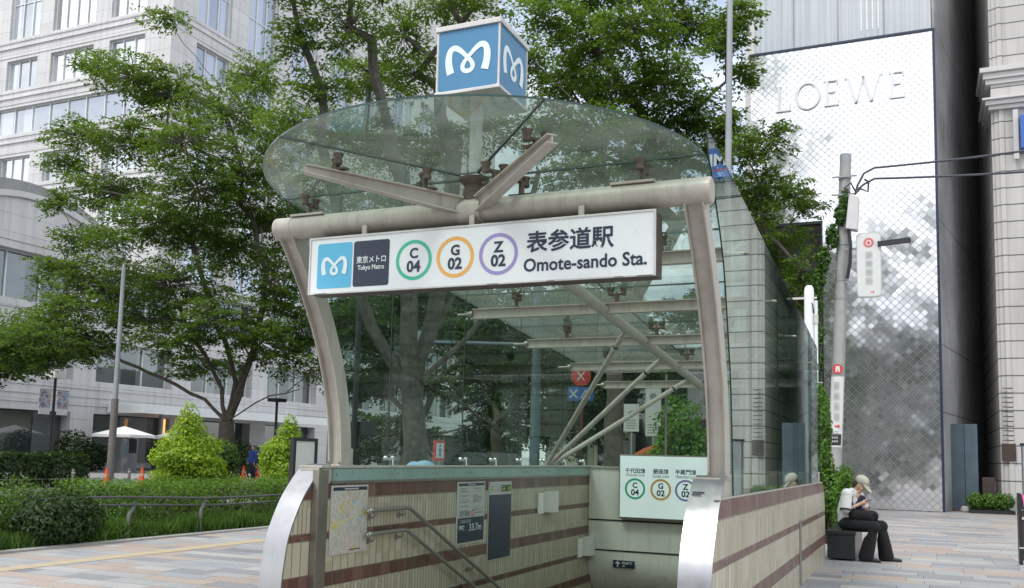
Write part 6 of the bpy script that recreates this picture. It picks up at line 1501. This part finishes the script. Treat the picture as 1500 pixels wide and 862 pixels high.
SECOND = [(-13.17,17.16,11.28,0.85,0.85),(-12.16,17.63,11.49,1.0,0.77),(-13.46,20.74,11.75,1.26,0.81),(-12.48,20.64,12.71,0.97,0.88),(-12.88,17.66,10.1,0.94,0.55),(-15.3,19.83,10.32,0.89,0.71),(-11.37,19.53,10.96,0.83,0.66),(-11.08,20.32,13.07,1.02,0.47),(-9.35,18.81,12.13,0.77,0.34),(-14.05,20.28,9.94,1.25,0.71),(-12.28,19.85,9.32,1.19,0.76),(-11.58,21.49,9.86,1.25,0.8),(-10.27,21.71,10.16,1.06,0.71),(-12.82,17.74,7.95,0.79,0.63),(-11.92,18.43,7.56,0.96,0.56),(-11.93,17.49,12.73,1.38,0.61),(-10.43,18.05,12.89,1.22,0.61),(-13.11,16.49,12.29,1.05,0.6)]
THIRD = [(-10.17,25.18,14.77,1.1,0.9),(-9.52,27.12,14.85,1.37,1.05),(-7.27,24.83,13.9,1.32,0.85),(-6.8,28.72,15.8,1.28,0.85),(-5.15,27.58,14.45,0.9,0.8),(-4.74,27.61,15.16,0.7,0.6),(-10.48,27.87,13.92,1.53,0.98),(-8.32,26.98,13.04,1.55,0.93),(-6.74,26.76,13.16,1.2,0.9),(-6.16,27.92,12.32,1.03,0.82),(-7.62,28.5,12.15,1.39,0.86),(-8.21,24.71,10.83,1.33,0.76),(-11.15,28.43,12.32,1.35,1.01),(-9.99,23.74,12.85,0.66,0.76),(-8.96,28.16,17.34,2.38,0.86),(-6.79,29.63,17.9,1.76,0.77),(-8.67,24.3,9.44,1.14,0.66),(-8.13,28.73,10.91,1.3,0.87),(-6.41,27.19,10.69,0.81,0.61),(-4.88,29.02,13.79,0.63,0.63),(-5.87,29.15,11.13,0.75,0.85),(-5.37,29.35,9.91,0.64,0.75),(-6.16,27.06,9.15,0.8,0.8),(-5.24,27.52,11.74,0.6,0.6)]
FOURTH = [(-4.29,25.53,10.04,0.65,0.74),(-3.61,25.95,10.49,0.7,0.65),(-3.94,26.24,9.33,0.85,0.72),(-3.43,29.0,9.74,0.78,0.62),(-4.04,26.25,8.16,0.75,0.75),(-3.74,28.21,8.09,0.9,0.8),(-4.01,28.67,7.04,0.92,0.92),(-3.35,29.0,6.44,0.72,0.92),(-2.76,27.3,8.91,0.48,0.42),(-3.41,27.05,4.94,0.77,0.77),(-4.74,27.02,9.01,0.69,0.78),(-5.26,27.62,11.34,0.71,0.71),(-2.87,26.48,6.86,0.47,0.65),(-3.5,27.3,3.6,.8,.8),(-3.3,27.0,2.2,.7,.8)]
FIFTH = [(-22.93,37.03,8.01,2.22,1.27),(-20.72,38.32,7.79,2.23,1.28),(-18.19,39.83,6.93,1.93,1.61),(-14.58,36.02,7.52,2.0,1.43),(-18.65,40.2,4.36,1.95,1.3),(-14.39,36.47,4.66,1.44,1.44),(-21.82,34.84,5.21,1.5,1.5),(-14.15,39.98,7.79,1.87,1.55),(-19.91,39.46,9.59,2.6,1.3),(-23.26,34.21,6.98,1.2,1.5),(-12.37,42.81,7.8,1.95,1.3)]
BIGL = [[(-27.97,31.15,3.62),(-29.68,30.47,4.47),(-31.39,29.8,5.17),(-32.83,29.23,5.88)],[(-27.15,31.22,4.06),(-27.75,30.74,5.49),(-28.49,30.21,6.9),(-28.95,29.79,8.32)],[(-26.83,31.69,4.39),(-27.39,31.55,6.16),(-28.4,31.23,8.55),(-29.14,31.02,10.68),(-30.68,30.46,12.21),(-33.01,29.55,12.8)],[(-26.66,31.75,3.81),(-26.39,31.97,5.3),(-26.13,32.19,7.1),(-26.02,32.34,9.23),(-26.75,32.13,11.68),(-28.87,31.3,14.13),(-31.26,30.35,15.67),(-33.34,29.55,16.28)],[(-25.73,31.11,3.19),(-24.28,30.79,3.73),(-22.62,30.58,3.98)],[(-25.61,31.05,4.9),(-24.2,30.6,7.65),(-22.67,30.21,9.75)]]
SECL = [[(-11.51,19.12,3.69),(-11.91,18.79,4.48),(-12.07,18.56,5.11),(-12.51,18.21,6.89),(-12.96,17.85,9.0)],[(-11.16,19.26,3.86),(-11.09,19.11,4.99),(-11.23,18.88,7.45),(-11.69,18.5,9.92),(-11.88,18.24,11.38)],[(-11.09,19.87,3.93),(-10.83,20.38,5.01),(-10.71,20.84,5.78),(-10.64,21.28,8.95)],[(-10.74,19.6,3.48),(-10.0,19.9,4.24),(-9.48,20.11,5.0),(-8.82,20.38,6.27),(-8.4,20.54,8.49)],[(-11.15,19.71,3.74),(-10.89,20.1,5.31),(-10.76,20.43,7.82),(-11.14,20.54,11.51)]]
FILL = [(-19.74,29.92,6.54,1.56,1.04),(-18.61,31.12,5.87,1.59,1.06),(-16.17,30.06,4.15,1.25,0.75),(-15.66,32.4,5.41,1.59,1.32),(-20.02,31.5,4.31,1.36,0.81),(-14.0,32.64,4.34,1.31,1.31),(-14.89,33.2,6.84,1.61,1.07),(-16.73,32.09,6.47,1.06,0.66),(-11.95,31.53,6.24,1.24,1.24),(-18.42,31.72,7.85,1.61,0.8),(-13.59,33.11,2.8,1.05,1.05)]
THICK = [(-19.14,41.38,2.44,1.68,1.34),(-17.56,46.63,3.34,1.83,1.83),(-23.91,41.7,2.38,1.76,1.41),(-15.33,46.8,4.08,2.16,1.8),(-26.93,42.59,2.36,1.47,1.47),(-19.35,45.02,6.87,2.16,1.8),(-16.37,47.45,7.08,2.21,1.47),(-13.57,45.81,6.13,1.74,1.39)]
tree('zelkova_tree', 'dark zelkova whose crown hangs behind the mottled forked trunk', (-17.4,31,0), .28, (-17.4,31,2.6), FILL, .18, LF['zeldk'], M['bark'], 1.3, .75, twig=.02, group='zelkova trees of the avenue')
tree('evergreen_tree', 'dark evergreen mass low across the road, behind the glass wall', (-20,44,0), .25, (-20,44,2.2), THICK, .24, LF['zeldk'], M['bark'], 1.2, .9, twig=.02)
tree('zelkova_tree', 'wide spreading zelkova on the left, its layered branches over the pale office tower', (-27,31.5,0), .42, (-26.95,31.4,2.7), BIG, .17, LF['zel'], M['bark'], .95, .80, twig=.02, limbs=BIGL, group='zelkova trees of the avenue')
tree('zelkova_tree', 'zelkova with a mottled forked trunk right behind the glass wall', (-11,19.5,0), .36, (-11.2,19.6,2.9), SECOND, .11, LF['zel'], M['barkpale'], 1.15, .55, limbs=SECL, limb=1.12, group='zelkova trees of the avenue')
tree('zelkova_tree', 'dense zelkova rising behind the blue cube and the right half of the canopy', (-8.5,27.2,0), .34, (-8.5,27.2,4.2), THIRD, .14, LF['zel'], M['bark'], 1.5, .6, group='zelkova trees of the avenue')
tree('slender_tree', 'slender tree between the glass canopy and the utility pole', (-3.7,27.2,0), .13, (-3.75,27.2,3.2), FOURTH, .12, LF['zel'], M['bark'], 1.4, .5)
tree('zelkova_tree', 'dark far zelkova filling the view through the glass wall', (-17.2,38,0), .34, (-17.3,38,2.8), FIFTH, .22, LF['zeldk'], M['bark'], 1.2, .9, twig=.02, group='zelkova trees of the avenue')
rnd = random.Random(21)
FAR = [(-16+rnd.uniform(-4,4), 52+rnd.uniform(-3,3), 4+rnd.uniform(0,7), 2.2, 1.3) for _ in range(13)]
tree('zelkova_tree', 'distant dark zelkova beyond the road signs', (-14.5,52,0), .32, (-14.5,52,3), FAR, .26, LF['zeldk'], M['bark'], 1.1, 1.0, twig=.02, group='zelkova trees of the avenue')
EDGE = [(-36+rnd.uniform(-3.5,3.0), 27+rnd.uniform(-2.5,2), 4.6+rnd.uniform(0,1.6), 1.7, .75) for _ in range(9)]
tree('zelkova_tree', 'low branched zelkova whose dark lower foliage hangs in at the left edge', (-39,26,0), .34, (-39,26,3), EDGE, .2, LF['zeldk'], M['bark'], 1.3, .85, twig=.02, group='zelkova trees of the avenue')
for cx_, cy_, lb in ((-11,-46,'tree across the plaza seen only mirrored in the left of the quilted metal'),(-1,-44,'tree across the plaza seen only mirrored in the middle of the quilted metal'),(10,-48,'tree across the plaza seen only mirrored in the right of the quilted metal')):
    MIR = [(cx_+rnd.uniform(-4.5,4.5), cy_+rnd.uniform(-2.5,2.5), 3.5+rnd.uniform(0,10), 2.6, 2.0) for _ in range(15)]
    tree('plaza_tree', lb, (cx_,cy_,0), .4, (cx_,cy_,3), MIR, .6, LF['zeldk'], M['bark'], 1.1, 1.6, twig=.03, group='trees mirrored in the store facade')
